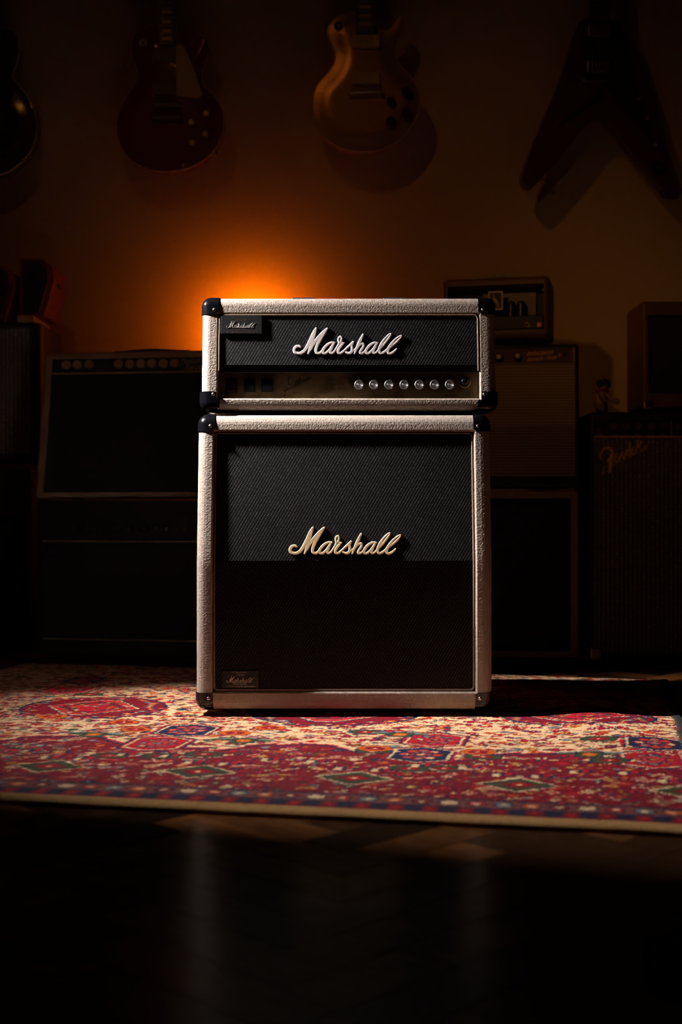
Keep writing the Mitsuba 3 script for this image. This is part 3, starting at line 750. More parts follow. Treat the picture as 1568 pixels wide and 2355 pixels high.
tag(n, 'blonde combo amplifier with black grille and cream knobs, left of the cream stack', 'amplifier')

# --- black chorus combo below it
W = Cab((-0.864, 3.712, 0.028), -10, 0.27)
n, w, h = 'black_combo_amplifier', 0.71, 0.440
zt, zl, zm = W.at(250, 1245)[1], W.at(250, 1190)[1], W.at(250, 1468)[1]
body(n, w, h, 0.27, 0.006, [(0.015, w - 0.015, zm, zt - .004, .03), (0.015, w - 0.015, zt + .004, h - .035, .03)], 'm_blacktolex', W, 'black vinyl covering')
put(n, 'grille_cloth', box(0.015, w - 0.015, 0.010, 0.022, zm, zt - .004), 'm_dark_grille', W, False)
p = put(n, 'control_panel', box(0.015, w - 0.015, 0.008, 0.02, zt + .004, h - .035), 'm_black', W, False)
amp_knobs(n, W, [W.at(x, y) for x, y in ((170, 1215), (195, 1215), (220, 1215), (247, 1216), (273, 1216), (299, 1216), (333, 1215), (359, 1215), (385, 1216))], .008, .0095, 'm_badge', 'm_silver')
for z, q in ((zt, 'm_trim_silver'), (zm - .004, 'm_trim_silver')):
    put(n, 'trim', tube([(0.018, -.001, z), (w * .5, -.001, z), (w - 0.018, -.001, z)], .0024, False, 8), q, W, 30, label='thin silver trim strip')
a, b = W.at(418, 1198)
put(p, 'lettering', lettering('JAZZ CHORUS', .013, a, b, .008, .001, 0, 0, True, False), 'm_silver', W, 30)
a, b = W.at(130, 1270)
put(n, 'badge', rbox(a - .03, a + .03, .006, .011, b - .018, b + .018, .002), 'm_badge', W, 30)
a, b = W.at(424, 1218)
put(n, 'indicator', rbox(a - .006, a + .006, .004, .009, b - .005, b + .005, .001), 'm_browntolex', W, 30)
feet(n, w, 0.27, 0.029, W)
tag(n, 'black combo amplifier with thin silver trim strips, on the floor under the blonde one', 'amplifier')

# --- left edge: sparkle-grille combo on a brown cabinet
W = Cab((-1.535, 3.98, 0.591), 0, 0.30)
n, w, h = 'sparkle_grille_amplifier', 0.62, 0.422
xg = W.at(72, 900)[0]
body(n, w, h, 0.30, 0.010, [(0.02, xg, 0.022, h - .014, .03)], 'm_darkbrown', W, 'dark brown vinyl covering')
put(n, 'grille_cloth', box(0.02, xg, 0.006, 0.022, 0.022, h - .014), 'm_sparkle', W, False, label='silver sparkle grille cloth')
put(n, 'frame', cat([box(xg, w - .012, -.002, .01, .012, h - .006), box(.02, xg, -.002, .008, .010, .022), box(.02, xg, -.002, .008, h - .014, h - .004)]), 'm_black', W, 30)
put(n, 'trim', box(w - .004, w + .002, .012, .018, .012, h - .012), 'm_tan', W, False)
put(n, 'rivet', rhull([(w + .0005, .26, h - .085)], .004), 'm_rivet', W)
feet(n, w, 0.30, 0.0205, W)
tag(n, 'dark brown amplifier with silver sparkle grille at the left edge, upper one of its stack', 'amplifier')

W = Cab((-1.545, 3.985, 0.0), 0, 0.29)
n, w, h = 'brown_speaker_cabinet', 0.60, 0.571
body(n, w, h, 0.29, 0.012, [(0.03, w - 0.022, 0.07, h - .15, .03)], 'm_darkbrown', W)
put(n, 'grille_cloth', box(0.03, w - 0.022, 0.012, 0.022, 0.07, h - .15), 'm_dark_grille', W, False)
put(n, 'trim', box(0.02, w - .015, -.002, .004, h - .145, h - .14), 'm_black', W, False)
tag(n, 'dark brown cabinet at the left edge, under the sparkle grille amplifier', 'speaker cabinet')

def wedge_case(loc, w, lab, h=0.172):
    n = 'red_case'
    i = 0
    while n + '__body' in scene:
        i += 1; n = f'red_case_{i:03d}'
    W = Cab(loc, 0)
    prof = [(-w, 0), (-0.030, 0), (0, .112), (-.006, h - .022), (-.034, h), (-w, h)]
    put(n, 'body', rhull([(x * 1.0, y, z * .97 + .0055) for x, z in prof for y in (.01, .19)], .005), 'm_redtolex', W, 30, label='dark red covering')
    put(n, 'front_panel', rhull([(x * .78 - .012, y, z * .86 + .014) for x, z in prof for y in (-.001, .004)], .002), 'm_leather', W, 30, label='black front')
    put(n, 'trim', tube([(-.040, -.004, .012), (-.012, -.004, .112), (-.016, -.004, h - .02)], .002, False, 6), 'm_red', W, True)
    hd = put(n, 'latch', rbox(-.016, .006, .06, .10, .098, .112, .003), 'm_black', W, 30)
    tag(n, lab, 'case', 'dark red cases on the stack')
wedge_case((-0.882, 3.99, 1.0345), 0.098, 'dark red case with chamfered top corner standing on a cream book')
wedge_case((-1.000, 3.99, 1.0135), 0.110, 'dark red case at the left edge of the frame, beside one standing on a book')
put('', 'book', rbox(-0.984, -0.934, 3.965, 4.185, 1.0135, 1.0332, .002), 'm_book', smooth=30)
tag('book', 'thick cream book lying under a dark red case on the sparkle grille amplifier', 'book')

# --- right: tan-grille combo on a black cabinet with tan edging
W = Cab((0.1650, 3.675, 0.5045), -3.5, 0.24, 0.06)
n, w, h = 'tan_grille_amplifier', 0.503, 0.404
zl, zh = W.at(1250, 834)[1], W.at(1250, 800)[1]
xr = W.at(1322, 900)[0]
body(n, w, h, 0.24, 0.008, [(w - xr, xr, 0.030, zl - .001, .03), (w - xr, xr, zl + .003, zh, .03)], 'm_blacktolex', W, 'black vinyl covering')
put(n, 'grille_cloth', box(w - xr, xr, 0.004, 0.022, 0.030, zl - .001), 'm_tan_grille', W, False, label='tan ribbed grille cloth')
p = put(n, 'control_panel', box(w - xr, xr, 0.006, 0.02, zl + .003, zh), 'm_browntolex', W, False, label='dark brown control panel')
put(n, 'trim', cat([box(w - xr, xr, 0.000, 0.006, zl - .002, zl + .002), box(xr - .004, xr, 0.000, .006, zl, zh)]), 'm_tan', W, False, label='thin tan trim')
amp_knobs(n, W, [W.at(x, y) for x, y in ((1146, 821), (1189, 819))], .006, .011, 'm_black', 'm_cream')
a, b = W.at(1244, 811); c, d = W.at(1249, 823.5)
put(p, 'lettering', lettering('Princeton', .0120, a - .003, b - .006, .006, .0006, .35, .10, True), 'm_gold_paint', W, 30)
put(p, 'lettering', lettering('Reverb-Amp', .0098, c - .004, d - .005, .006, .0006, .35, .10, True), 'm_gold_paint', W, 30)
a, b = W.at(1288, 817)
put(n, 'jewel', rhull([(a, .003, b)], .005), 'm_amber', W)
put(n, 'toggle', cyl(a + .011, b + .004, -.004, .006, .005), 'm_black', W, 30)
feet(n, w, 0.24, 0.012, W)
tag(n, 'black combo amplifier with tan ribbed grille, right behind the cream stack', 'amplifier')

W = Cab((0.150, 3.675, 0.022), -3.5, 0.25)
n, w, h = 'edged_speaker_cabinet', 0.515, 0.470
xr, zt, zb3 = W.at(1312, 1300)[0], W.at(1250, 1146)[1], W.at(1250, 1498)[1]
xo, zo, zu = W.at(1328, 1300)[0], W.at(1250, 1131)[1], W.at(1250, 1511)[1]
body(n, w, h, 0.25, 0.008, [(w - xr, xr, zb3, zt, .03)], 'm_blacktolex', W, 'black vinyl covering')
put(n, 'grille_cloth', box(w - xr, xr, 0.010, 0.022, zb3, zt), 'm_dark_grille', W, False)
fr = box(w - xo, xo, -.003, .004, zu, zo) - box(w - xr, xr, -.1, .1, zb3, zt)
put(n, 'edging', fr, 'm_tan', W, 30, label='tan edging round the grille')
feet(n, w, 0.25, 0.022, W)
tag(n, 'black speaker cabinet with tan edging, on the floor under the tan grille amplifier', 'speaker cabinet')

# --- small brown head on top of it
W = Cab((0.286, 3.700, 0.9235), -13, 0.19)
n, w, h = 'small_amplifier_head', 0.303, 0.172
bo = body(n, w, h, 0.19, 0.016, [(0.016, w - 0.016, 0.022, h - .022, .09)], 'm_browntolex', W, 'dark brown vinyl covering')
put(n, 'back_plate', box(0.016, w - .016, .082, .088, .022, h - .022), 'm_black', W, False)
put(n, 'chassis', rbox(0.018, w - .018, .006, .08, .024, .062, .003), 'm_black', W, 30)
a, b = W.at(1105, 668); c, d = W.at(1228, 716)
put(n, 'rear_panel', box(a, c, .066, .070, d, b), 'm_dull_metal', W, False, label='metal plate inside')
for x in (1172, 1195):
    a, b = W.at(x, 715)
    put(n, 'tube', rhull([(a, .040, .064), (a, .040, .098)], .012), 'm_badge', W, 40)
a, b = W.at(1122, 712); c, d = W.at(1155, 668)
k = put(n, 'picture_card', box(a, c, .010, .012, b, d), 'm_cream', W, False, label='small framed picture card')
put(k, 'picture', box(a + .003, c - .003, .009, .0101, b + .004, d - .004), 'm_black', W, False)
m, q = (a + c) / 2, (b + d) / 2
put(k, 'figure', cat([rhull([(m - .005, .0095, q + .012)], .0035), rhull([(m - .003, .0095, q + .004), (m + .004, .0095, q - .006)], .0048), rhull([(m + .004, .0095, q - .006), (m + .008, .0095, q - .018)], .003)]), 'm_cream', W, 40)
a, b = W.at(1212, 747)
put(n, 'jack', tube([(a + .006 * math.cos(t), .004, b + .006 * math.sin(t)) for t in np.linspace(0, 2 * np.pi, 20)[:-1]], .002, True, 6), 'm_nickel', W, True)
a, b = W.at(1240, 747)
put(n, 'pilot_lamp', rbox(a - .007, a + .007, -.002, .008, b - .007, b + .007, .003), 'm_amber', W, 30, label='orange pilot lamp')
a, b = W.at(1248, 665)
put(n, 'rivet', rhull([(a, .012, b)], .004), 'm_rivet', W)
xa, xb = W.at(1063, 636)[0], W.at(1226, 630)[0]
strap(n, xa, xb, h, .10, W, .010)
feet(n, w, 0.19, 0.0155, W, .012)
tag(n, 'small dark brown amplifier head with an arched carrying strap, on the tan grille amplifier', 'amplifier head')

# --- far right: tall black combo with gold script
W = Cab((0.694, 3.630, 0.024), 0, 0.26)
n, w, h = 'silver_grille_amplifier', 0.66, 0.690
x0 = W.at(1365, 1200)[0]; zl, zh, zb4 = W.at(1450, 1004)[1], W.at(1450, 968)[1], W.at(1450, 1502)[1]
body(n, w, h, 0.26, 0.008, [(x0, w - x0, zb4, zl - .002, .03), (x0, w - x0, zl + .002, zh, .03)], 'm_blacktolex', W, 'black vinyl covering')
put(n, 'grille_cloth', box(x0, w - x0, 0.003, 0.022, zb4, zl - .002), 'm_sparkle', W, False, label='dark silver flecked grille cloth')
p = put(n, 'control_panel', box(x0, w - x0, 0.006, 0.02, zl + .002, zh), 'm_black', W, False)
put(n, 'trim', box(x0, w - x0, -.001, .005, zl - .002, zl + .0015), 'm_gold_paint', W, False, label='gold trim strip')
a = W.at(1544, 985)[0]
put(n, 'divider', box(a - .0012, a + .0012, .002, .007, zl, zh), 'm_gold', W, False)
amp_knobs(n, W, [W.at(x, 981) for x in (1411, 1440, 1469, 1498, 1527, 1562)], .006, .0098, 'm_mahogany', 'm_silver')
a, b = W.at(1380, 986)
put(n, 'toggle', rhull([(a, .004, b), (a - .003, -.008, b - .003)], (.005, .003)), 'm_nickel', W)
ms = []
for t, x in (('BRIGHT', 1380), ('VOLUME', 1411), ('TREBLE', 1440), ('MIDDLE', 1469), ('BASS', 1498), ('REVERB', 1527)):
    a, b = W.at(x, 1001.5)
    put(p, 'lettering', lettering(t, .0045, a, b, .006, .0005), 'm_tan', W, False)
fl = [[(222, 2000, 16), (216, 1965, 18), (240, 1912, 16), (285, 1878, 18), (325, 1880, 20), (352, 1900, 18), (366, 1935, 12)], [(372, 1925, 16), (352, 1985, 24), (345, 2060, 26), (340, 2120, 24), (336, 2165, 18)],
      [(305, 2040, 12), (322, 2010, 16), (350, 1985, 16)], [(425, 1945, 8), (395, 1970, 9), (402, 1995, 8), (430, 1985, 7)], [(402, 1995, 8), (392, 2030, 9), (412, 2050, 9), (445, 2025, 8)],
      [(448, 2030, 8), (470, 1960, 9), (490, 1920, 8)], [(488, 1925, 8), (492, 1975, 9), (505, 2010, 8)], [(505, 2010, 8), (530, 1930, 8), (545, 1885, 7)],
      [(575, 1795, 8), (578, 1870, 9), (585, 1950, 9)], [(585, 1890, 8), (555, 1905, 9), (545, 1950, 9), (560, 1972, 8), (590, 1955, 7)], [(632, 1865, 7), (606, 1880, 8), (610, 1902, 7), (632, 1895, 6)],
      [(610, 1902, 8), (602, 1935, 9), (622, 1950, 8), (648, 1925, 7)], [(655, 1930, 7), (672, 1860, 9), (680, 1800, 8), (668, 1785, 6), (690, 1775, 6), (720, 1800, 8), (705, 1840, 8), (690, 1855, 7), (715, 1900, 8), (740, 1890, 7)],
      [(762, 1855, 5), (785, 1848, 5), (792, 1868, 5), (775, 1885, 5), (758, 1872, 5), (762, 1855, 5)], [(370, 2095, 4), (560, 1995, 4), (790, 1888, 4)],
      [(240, 2200, 7), (262, 2120, 5), (350, 2085, 5)], [(240, 2200, 7), (275, 2168, 4), (325, 2150, 5)]]
s = 1 / 5.351 * 3.63 / 3000
v, f = vf(strokes_mesh([[(x, -y, q) for x, y, q in t] for t in fl], s, .004, .0015))
a, b = W.at(1340, 680)
put(n, 'logo', (v + [a, .003, b], f), 'm_gold_paint', W, 30, label='gold script lettering')
for x in (.014, w - .014):
    put(n, 'corner_protector', rbox(x - .016, x + .016, -.003, .03, -.002, .035, .006), 'm_nickel', W, 30)
feet(n, w, 0.26, 0.025, W)
tag(n, 'tall black combo amplifier with gold script logo, at the right edge of the frame', 'amplifier')

W = Cab((0.842, 3.655, 0.7245), 0, 0.2, 0.03)
n, w, h = 'brown_radio_amplifier', 0.42, 0.304
a, b = W.at(1490, 724), W.at(1490, 905)
body(n, w, h, 0.2, 0.014, [(a[0], w - a[0], b[1], a[1], .03)], 'm_browntolex', W, 'dark reddish brown covering')
put(n, 'grille_cloth', box(a[0], w - a[0], .012, .022, b[1], a[1]), 'm_dark_grille', W, False)
for x in (.07, w - .07):
    put(n, 'handle_button', rbox(x - .01, x + .01, .09, .12, h - .001, h + .005, .002), 'm_black', W, 30)
put(n, 'corner_protector', rbox(.004, .034, -.003, .03, -.002, .024, .006), 'm_nickel', W, 30)
feet(n, w, 0.2, 0.011, W, .012)
tag(n, 'dark reddish brown small amplifier with rounded edges, on the gold script amplifier', 'amplifier')

# --- little toy figure on the black combo
def toy():
    n, o = 'toy_figure', np.array([0.738, 3.70, 0.714])
    def blob(pts, rs):
        bones = [rhull([p, q], (r1, r2)) for p, q, r1, r2 in zip(pts[:-1], pts[1:], rs[:-1], rs[1:])]
        return m3.Manifold.batch_boolean(bones, m3.OpType.Add)
    W = lambda v: v + o
    b = blob([(0, 0, .014), (-.003, 0, .034), (0, 0, .058), (.004, -.002, .074)], [.013, .020, .015, .013])
    put(n, 'body', b, 'm_tan', W, 40, label='yellowish wooden body')
    hair = m3.Manifold.batch_boolean([rhull([(.012 * math.cos(t) + .006, .010 * math.sin(t) - .002, .086 + .006 * math.sin(3 * t))], .009) for t in np.linspace(0, 6, 9)], m3.OpType.Add)
    put(n, 'hair', hair, 'm_leather', W, 40, label='dark tufted hair')
    put(n, 'scarf', tube([(.002 + .016 * math.cos(t), .016 * math.sin(t), .064 - .003 * math.sin(t)) for t in np.linspace(0, 2 * np.pi, 20)[:-1]], .0045, True, 8), 'm_red', W, True, label='red scarf')
    put(n, 'strap', tube([(-.012, -.016, .060), (-.008, -.021, .044), (.004, -.021, .030), (.012, -.017, .022)], .0022, False, 6), 'm_leather', W, True)
    put(n, 'arm', blob([(.012, -.004, .056), (.026, -.010, .040), (.042, -.012, .034)], [.006, .006, .008]), 'm_tan', W, 40)
    for x in (-.008, .010):
        put(n, 'leg', blob([(x, 0, .022), (x, -.003, .008), (x, -.012, .006)], [.008, .0075, .006]), 'm_leather', W, 40)
    tag(n, 'small wooden toy figure with dark hair and red scarf, on the gold script amplifier', 'figurine')
toy()

# ------------------------------------------------------------------ guitars on the wall
GY = 4.215                                                   # depth of the guitars' tops
def gpt(px, py, d=GY):
    return np.array([(px - CX) * d / F, CAM_Z + (CY - py) * d / F])

def solid_outline(poly, thick, rise, edge, bevel=0.004, grid=0.009):
    """Guitar body: outline in (x, z), flat back at y = thick, top carved up to y = -rise."""
    ring = poly.segmentize(0.008)
    b = np.array(ring.exterior.coords)[:-1]
    if not ring.exterior.is_ccw:
        b = b[::-1]
    inner = poly.buffer(-bevel)
    x0, z0, x1, z1 = inner.bounds
    X, Z = np.meshgrid(np.arange(x0, x1, grid), np.arange(z0, z1, grid))
    inn = poly.buffer(-bevel - 0.004)
    ok = contains_xy(inn, X.ravel(), Z.ravel())
    loops = [np.array(poly.buffer(-bevel * k).segmentize(0.008).exterior.coords)[:-1] for k in (0.35, 1.0)]
    pts = np.vstack([b] + loops + [np.c_[X.ravel(), Z.ravel()][ok]])
    tri = Delaunay(pts).simplices
    cen = pts[tri].mean(1)
    tri = tri[contains_xy(poly, cen[:, 0], cen[:, 1])]
    from shapely import distance, points
    dist = distance(poly.exterior, points(pts[:, 0], pts[:, 1]))
    t = np.clip((dist - bevel) / edge, 0, 1)
    y = bevel * (1 - np.sqrt(np.clip(1 - (1 - np.clip(dist / bevel, 0, 1)) ** 2, 0, 1))) - rise * t * t * (3 - 2 * t)
    top = np.c_[pts[:, 0], y, pts[:, 1]]
    a, c, d = (pts[tri[:, i]] for i in range(3))
    sgn = np.cross(c - a, d - a)
    tri = np.where((sgn > 0)[:, None], tri, tri[:, [0, 2, 1]])
    nb, nt = len(b), len(top)
    back = np.c_[b[:, 0], np.full(nb, thick), b[:, 1]]
    mid = np.c_[b[:, 0], np.full(nb, bevel), b[:, 1]]
    v = np.vstack([top, back])
    i = np.arange(nb); j = (i + 1) % nb
    side = np.vstack([np.c_[i, nt + i, nt + j], np.c_[i, nt + j, j]])
    from shapely.geometry import Polygon as PG
    bv, bf = trimesh.creation.triangulate_polygon(PG(b), engine='earcut')
    bv = np.c_[bv[:, 0], np.full(len(bv), thick), bv[:, 1]]
    v2 = np.vstack([v, bv])
    return v2, np.vstack([tri, side, bf[:, ::-1] + len(v)])

def guitar_base(outline, mat, y, thick=0.048, rise=0.012, edge=0.07, side=None, binding=None):
    k, i = 'electric_guitar', 0
    while k + '__body' in scene:
        i += 1; k = f'electric_guitar_{i:03d}'
    poly = Polygon(spline(outline, 6, True)).buffer(0)
    W = lambda v: v + [0, y, 0]
    put(k, 'body', solid_outline(poly, thick, rise, edge), mat, W, 40)
    if binding:
        b = np.array(poly.buffer(-0.0008).segmentize(0.01).exterior.coords)[:-1]
        put(k, 'binding', tube(np.c_[b[:, 0], np.full(len(b), 0.0035), b[:, 1]], 0.0026, True, 8), binding, W, True, label='cream edge binding')
    return k, W

def neck(k, W, cx, z0, z1, w0, w1, y, frets, inlays, pmat='m_mahogany'):
    nk = put(k, 'neck', rhull([(cx + s * (q - .008), y + .012, z) for s in (-1, 1) for z, q in ((z0 + .01, w0 / 2), (z1, w1 / 2))], .008), pmat, W, 40)
    fb = hull_pts([(cx + s * q / 2, yy, z) for s in (-1, 1) for yy in (y - .004, y + .006) for z, q in ((z0, w0), (z1, w1))])
    put(nk, 'fretboard', fb, 'm_fretboard', W, False)
    L = z1 - z0
    for z in frets:
        q = w0 + (w1 - w0) * (z - z0) / L
        put(nk, 'fret', rbox(cx - q / 2, cx + q / 2, y - .0052, y - .003, z - .0009, z + .0009, .0005), 'm_nickel', W, False)
    for z, hh in inlays:
        q = (w0 + (w1 - w0) * (z - z0) / L) * .62
        put(nk, 'inlay', box(cx - q / 2, cx + q / 2, y - .0044, y - .0035, z - hh / 2, z + hh / 2), 'm_inlay', W, False)
    hs = hull_pts([(cx + x, yy, z) for yy in (y, y + .014) for x, z in ((-w1 / 2, z1), (w1 / 2, z1), (-.036, z1 + .04), (.036, z1 + .04), (-.040, z1 + .17), (.040, z1 + .17))])
    put(k, 'headstock', hs, 'm_sunburst', W, 30)
    return nk

def strings(k, W, cx, z0, z1, w0, w1, y):
    for i in range(6):
        t = i / 5 - .5
        put(k, 'string', tube([(cx + t * w0, y, z0), (cx + t * (w0 + w1) / 2, y, (z0 + z1) / 2), (cx + t * w1, y, z1)], .00045, False, 5), 'm_nickel', W, True)

def guitar_knobs(k, W, pts, y, r, mat, cap=None):
    for p in pts:
        x, z = gpt(*p)
        q = put(k, 'knob', knob(x, z, y - .013, y + .004, r, 20), mat, W, 40)
        if cap:
            put(q, 'cap', cyl(x, z, y - .0138, y - .012, r * .6, n=16), cap, W, 30)

def pickup(k, W, px, py, w, h, y, mat, poles=False, ring=None):
    x, z = gpt(px, py)
    if ring:
        put(k, 'pickup_ring', rbox(x - w / 2 - .007, x + w / 2 + .007, y - .004, y + .008, z - h / 2 - .006, z + h / 2 + .006, .002), ring, W, 30)
    q = put(k, 'pickup', rbox(x - w / 2, x + w / 2, y - .011, y + .006, z - h / 2, z + h / 2, .003), mat, W, 30)
    if poles:
        for i in range(6):
            put(q, 'pole_screw', cyl(x + (i - 2.5) * .0098, z, y - .0118, y - .01, .0022, n=12), 'm_nickel', W, 30)

Z3 = 1 / 2.8
g2 = [(1030, 155), (960, 165), (890, 205), (850, 270), (850, 350), (875, 420), (888, 490), (862, 550), (810, 630), (765, 720), (750, 800), (760, 890), (800, 980), (870, 1050), (960, 1090), (1080, 1103), (1200, 1085), (1310, 1030), (1390, 950),
      (1432, 850), (1440, 760), (1418, 680), (1370, 610), (1310, 550), (1300, 490), (1320, 420), (1345, 340), (1345, 280), (1325, 245), (1295, 237), (1265, 260), (1230, 295), (1190, 300), (1150, 270), (1135, 230), (1130, 150)]
k, W = guitar_base([gpt(x * Z3, y * Z3) for x, y in g2], 'm_cherry', GY, binding='m_cream')
cx = gpt(384, 0)[0]
zf = lambda y: gpt(0, y)[1]
neck(k, W, cx, zf(112), zf(-430), gpt(403, 0)[0] - gpt(365, 0)[0], .043, -.016, [zf(y) for y in (104, 97, 90, 82.5, 74, 65, 56, 46, 35, 24, 12, -1, -15)], [(zf(y), .010) for y in (94, 76, 55.5, 33)])
pickup(k, W, 380, 131, .070, .038, -.012, 'm_dull_metal', False, 'm_mahogany'); pickup(k, W, 380, 211, .070, .038, -.012, 'm_dull_metal', False, 'm_mahogany')
x, z = gpt(385, 247); put(k, 'bridge', rbox(x - .045, x + .045, -.026, -.008, z - .007, z + .007, .003), 'm_dull_metal', W, 30)
x, z = gpt(385, 276); put(k, 'tailpiece', rbox(x - .050, x + .050, -.030, -.010, z - .008, z + .008, .005), 'm_dull_metal', W, 30)
pg = Polygon([gpt(*p) for p in ((406, 108), (424, 108), (448, 165), (466, 222), (458, 231), (408, 225))])
put(k, 'pickguard', (lambda m: (np.c_[m[0][:, 0], -m[0][:, 2] - .017, m[0][:, 1]], m[1]))(vf(trimesh.creation.extrude_polygon(pg, .003, engine='earcut'))), 'm_cream', W, 30, label='cream pickguard')
guitar_knobs(k, W, ((441, 285), (475, 265), (473, 312), (443, 332)), -.008, .0135, 'm_mahogany', 'm_nickel')
x, z = gpt(330, 101); put(k, 'toggle', cyl(x, z, -.010, .004, .013), 'm_cream', W, 30); put(k + '__toggle', 'lever', rhull([(x, -.010, z), (x + .002, -.028, z - .004)], (.004, .003)), 'm_black', W)
strings(k, W, cx, zf(270), zf(-430), .052, .036, -.026)
x, z = gpt(490, 348); put(k, 'output_jack', rbox(x - .012, x + .012, .010, .030, z - .012, z + .012, .004), 'm_nickel', W, 30)
tag(k, 'cherry red single-cutaway electric guitar with cream pickguard, hanging over the orange glow', 'guitar', 'electric guitars hanging on the wall')

Z4 = 1 / 4.238
g3 = [(580, 122), (500, 118), (430, 140), (360, 182), (318, 250), (312, 340), (345, 430), (382, 520), (372, 610), (325, 690), (245, 775), (188, 870), (165, 980), (170, 1110), (210, 1230), (290, 1340), (400, 1425), (530, 1470), (660, 1482), (800, 1465),
      (930, 1415), (1050, 1330), (1140, 1210), (1195, 1090), (1212, 980), (1192, 880), (1140, 775), (1060, 680), (1000, 610), (972, 530), (985, 440), (1022, 350), (1052, 250), (1050, 185), (1030, 142), (1000, 172), (970, 222), (920, 275), (862, 298), (812, 280), (782, 230), (770, 130)]
k, W = guitar_base([gpt(680 + x * Z4, y * Z4) for x, y in g3], 'm_goldtop', GY, binding='m_cream', rise=.009, edge=.055)
cx = gpt(839.5, 0)[0]
neck(k, W, cx, zf(82), zf(-445), gpt(862, 0)[0] - gpt(817, 0)[0], .043, -.018, [zf(y) for y in (76, 70, 63.5, 56.5, 48, 40, 31, 21.5, 11, 0, -12)], [(zf(y), .010) for y in (61, 42, 22, 1)])
pickup(k, W, 840, 99.5, .090, .040, -.014, 'm_cream', True); pickup(k, W, 840, 184, .090, .040, -.014, 'm_cream', True)
x, z = gpt(839, 217); put(k, 'bridge', rhull([(x - .048, -.024, z - .002), (x + .048, -.024, z + .003)], .0085), 'm_nickel', W, 40)
for sx in (-1, 1):
    put(k, 'bridge_stud', cyl(x + sx * .050, z, -.032, -.010, .0065), 'm_nickel', W, 30)
guitar_knobs(k, W, ((898, 237), (935, 216), (898, 283), (934, 264)), -.010, .0155, 'm_sunburst')
x, z = gpt(778, 62); put(k, 'toggle', cyl(x, z, -.010, .004, .014), 'm_black', W, 30); put(k + '__toggle', 'lever', rhull([(x, -.010, z), (x + .002, -.028, z - .004)], (.004, .003)), 'm_cream', W)
strings(k, W, cx, zf(214), zf(-445), .052, .036, -.030)
tag(k, 'gold electric guitar with two cream pickups and black knobs, hanging above the amplifier head', 'guitar', 'electric guitars hanging on the wall')

Z5 = 1 / 3.843
g4 = [(742, 160), (690, 178), (655, 205), (600, 340), (480, 720), (360, 1000), (230, 1300), (152, 1530), (150, 1600), (185, 1652), (230, 1658), (280, 1615), (500, 1365), (700, 1110), (765, 1058), (830, 1045), (890, 1065), (960, 1150), (1150, 1395), (1330, 1615), (1385, 1655),
      (1440, 1640), (1468, 1590), (1462, 1530), (1390, 1320), (1240, 860), (1130, 520), (1030, 215), (1000, 182), (945, 160)]
k, W = guitar_base([gpt(1160 + x * Z5, y * Z5) for x, y in g4], 'm_korina', GY, rise=0.0, thick=.042)
cx = gpt(1379, 0)[0]
neck(k, W, cx, zf(55), zf(-470), gpt(1402, 0)[0] - gpt(1356, 0)[0], .043, -.010, [zf(y) for y in (48, 41, 33, 25, 16, 6, -4)], [])
pg = Polygon([gpt(1160 + x * Z5, y * Z5) for x, y in ((690, 215), (1010, 200), (1060, 330), (1180, 800), (1320, 1270), (1290, 1240), (1120, 1050), (880, 760), (700, 690))])
put(k, 'pickguard', (lambda m: (np.c_[m[0][:, 0], -m[0][:, 2], m[0][:, 1]], m[1]))(vf(trimesh.creation.extrude_polygon(pg, .003, engine='earcut'))), 'm_badge', W, 30, label='black pickguard')
pickup(k, W, 1376, 73, .072, .038, -.004, 'm_nickel', False, 'm_black'); pickup(k, W, 1374, 155, .072, .038, -.004, 'm_nickel', False, 'm_black')
x, z = gpt(1370, 188); put(k, 'bridge', rbox(x - .044, x + .044, -.018, -.002, z - .006, z + .006, .003), 'm_nickel', W, 30)
vp = Polygon([gpt(1160 + x * Z5, y * Z5) for x, y in ((820, 780), (880, 810), (840, 880), (500, 1100), (480, 1095), (760, 880))])
put(k, 'tailpiece', (lambda m: (np.c_[m[0][:, 0], -m[0][:, 2], m[0][:, 1]], m[1]))(vf(trimesh.creation.extrude_polygon(vp, .004, engine='earcut'))), 'm_sunburst', W, 30)
guitar_knobs(k, W, ((1467, 231), (1485, 276), (1504, 336)), -.003, .0115, 'm_sunburst', 'm_gold')
x, z = gpt(1513, 386); q = put(k, 'jack_plate', cyl(x, z, -.003, .004, .024), 'm_black', W, 30); put(q, 'jack', cyl(x, z, -.008, .0, .007), 'm_nickel', W, 30)
x, z = gpt(1245, 408); put(k, 'strap_button', rhull([(x, .02, z), (x + .012, .02, z - .010)], (.004, .007)), 'm_nickel', W)
strings(k, W, cx, zf(186), zf(-470), .052, .036, -.021)
tag(k, 'dark V-shaped electric guitar with black pickguard hanging at the right', 'guitar', 'electric guitars hanging on the wall')

half = [(0, 190), (30, 185), (62, 187), (100, 212), (124, 262), (122, 330), (108, 400), (86, 470), (92, 510), (130, 560), (185, 630), (225, 715), (236, 800), (226, 890), (195, 975), (130, 1050), (50, 1105), (-60, 1130)]
full = half + [(-120 - x, y) for x, y in half[::-1][1:]] + [(-125, 330), (-100, 420), (-20, 420), (-8, 330)]
k, W = guitar_base([gpt(x * Z3, y * Z3) for x, y in full], 'm_sunburst', GY, thick=.062, rise=.010, binding='m_cream')
cx = gpt(-60 * Z3, 0)[0]
neck(k, W, cx, zf(150), zf(-430), .056, .043, -.012, [], [])
pg = Polygon([gpt(x * Z3, y * Z3) for x, y in ((-30, 480), (60, 500), (98, 590), (60, 655), (0, 665), (-35, 640))])
put(k, 'pickguard', (lambda m: (np.c_[m[0][:, 0], -m[0][:, 2] - .018, m[0][:, 1]], m[1]))(vf(trimesh.creation.extrude_polygon(pg, .003, engine='earcut'))), 'm_badge', W, 30)
guitar_knobs(k, W, ((8, 298), (6, 266), (12, 345)), -.006, .0135, 'm_badge')
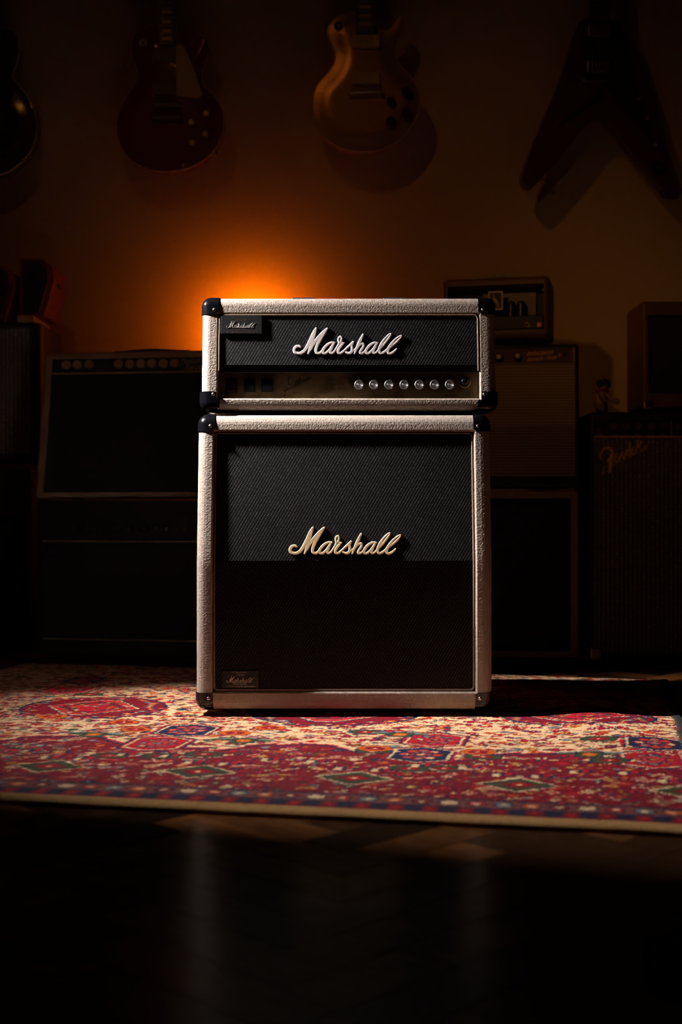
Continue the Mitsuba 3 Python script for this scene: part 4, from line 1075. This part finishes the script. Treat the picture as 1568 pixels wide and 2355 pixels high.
x, z = gpt(36, 285); put(k, 'sound_hole', rhull([(x, -.006, z + .04), (x + .012, -.005, z), (x + .006, -.005, z - .045)], .006), 'm_black', W, 40)
pickup(k, W, -22, 200, .072, .038, -.008, 'm_nickel', False, 'm_black')
tag(k, 'dark sunburst hollow-body electric guitar half cut off by the left edge', 'guitar', 'electric guitars hanging on the wall')

# ------------------------------------------------------------------ lamps
def lathe(prof, n=32):
    a = np.arange(n) * 2 * np.pi / n
    v = np.vstack([np.c_[r * np.cos(a), r * np.sin(a), np.full(n, z)] for r, z in prof])
    f = []
    for i in range(len(prof) - 1):
        for k in range(n):
            l = (k + 1) % n
            f += [(i * n + k, i * n + l, (i + 1) * n + l), (i * n + k, (i + 1) * n + l, (i + 1) * n + k)]
    return v, np.array(f)

def barrel_lamp(name, pos, aim, r, length, L, label, group=None, doors=None):
    pos = np.array(pos)
    d = np.array(aim) - pos; d /= np.linalg.norm(d)
    ax = np.cross([0, 0, 1.0], d); ax /= np.linalg.norm(ax)
    R = np.c_[ax, np.cross(d, ax), d]
    P = lambda v: np.asarray(v) @ R.T + pos
    put(name, 'barrel', lathe([(0, -.13), (r * .9, -.13), (r + .010, -.10), (r + .010, length), (r + .002, length), (r + .002, -.004), (0, -.004)]), 'm_black', P, 35)
    if doors:                                               # barn doors: (offset behind, offset in front, reach)
        for off in (doors[0], -doors[1]):
            sg = np.sign(off)
            put(name, 'barn_door', hull_pts([(x + t, y, z) for x, z, h0, h1 in ((sg * (r + .006), length, -.06, .06), (off, doors[2], DOOR_Y[0], DOOR_Y[1])) for t in (0, .003 * sg) for y in (h0, h1)]), 'm_black', P, False)
    a = np.arange(48) * 2 * np.pi / 48
    dv = np.vstack([[0, 0, 0], np.c_[r * np.cos(a), r * np.sin(a), a * 0]])
    df = np.array([(0, 1 + i, 1 + (i + 1) % 48) for i in range(48)])
    scene[name + '__lens'] = mikit.ply((P(dv), df), 'm_cream', False, emitter={'type': 'area', 'radiance': {'type': 'rgb', 'value': L}})
    tag(name, label, 'lamp', group)
barrel_lamp('floor_lamp', label='round amber lamp on a slim stand behind the amplifier head, shining on the wall', **GLOW)
base = np.array([GLOW['pos'][0], GLOW['pos'][1] - 0.06, 0.0])
put('floor_lamp', 'base', lathe([(0, 0), (.060, 0), (.060, .012), (.012, .02), (0, .02)]), 'm_black', lambda v: v + base, 35)
put('floor_lamp', 'pole', lathe([(0, .018), (.007, .018), (.007, 1.0), (0, 1.0)], 16), 'm_black', lambda v: v + base, 35)
barrel_lamp('studio_spotlight', label='black studio spotlight above and to the left, aimed at the cream stack', **KEY)
barrel_lamp('ceiling_lamp', label='black ceiling lamp aimed at the wall on the right', **CANS[0])
barrel_lamp('stand_lamp', label='long black lamp on a stand in front at the left, aimed at the right wall', **CANS[2])
put('stand_lamp', 'pole', lathe([(0, 0), (.11, 0), (.11, .012), (.011, .03), (.011, 1.63), (0, 1.63)], 20), 'm_black', lambda v: v + np.array([CANS[2]['pos'][0], CANS[2]['pos'][1], 0.0]), 35)
barrel_lamp('ceiling_lamp_001', label='black ceiling lamp aimed at the amplifiers on the left', **CANS[1])
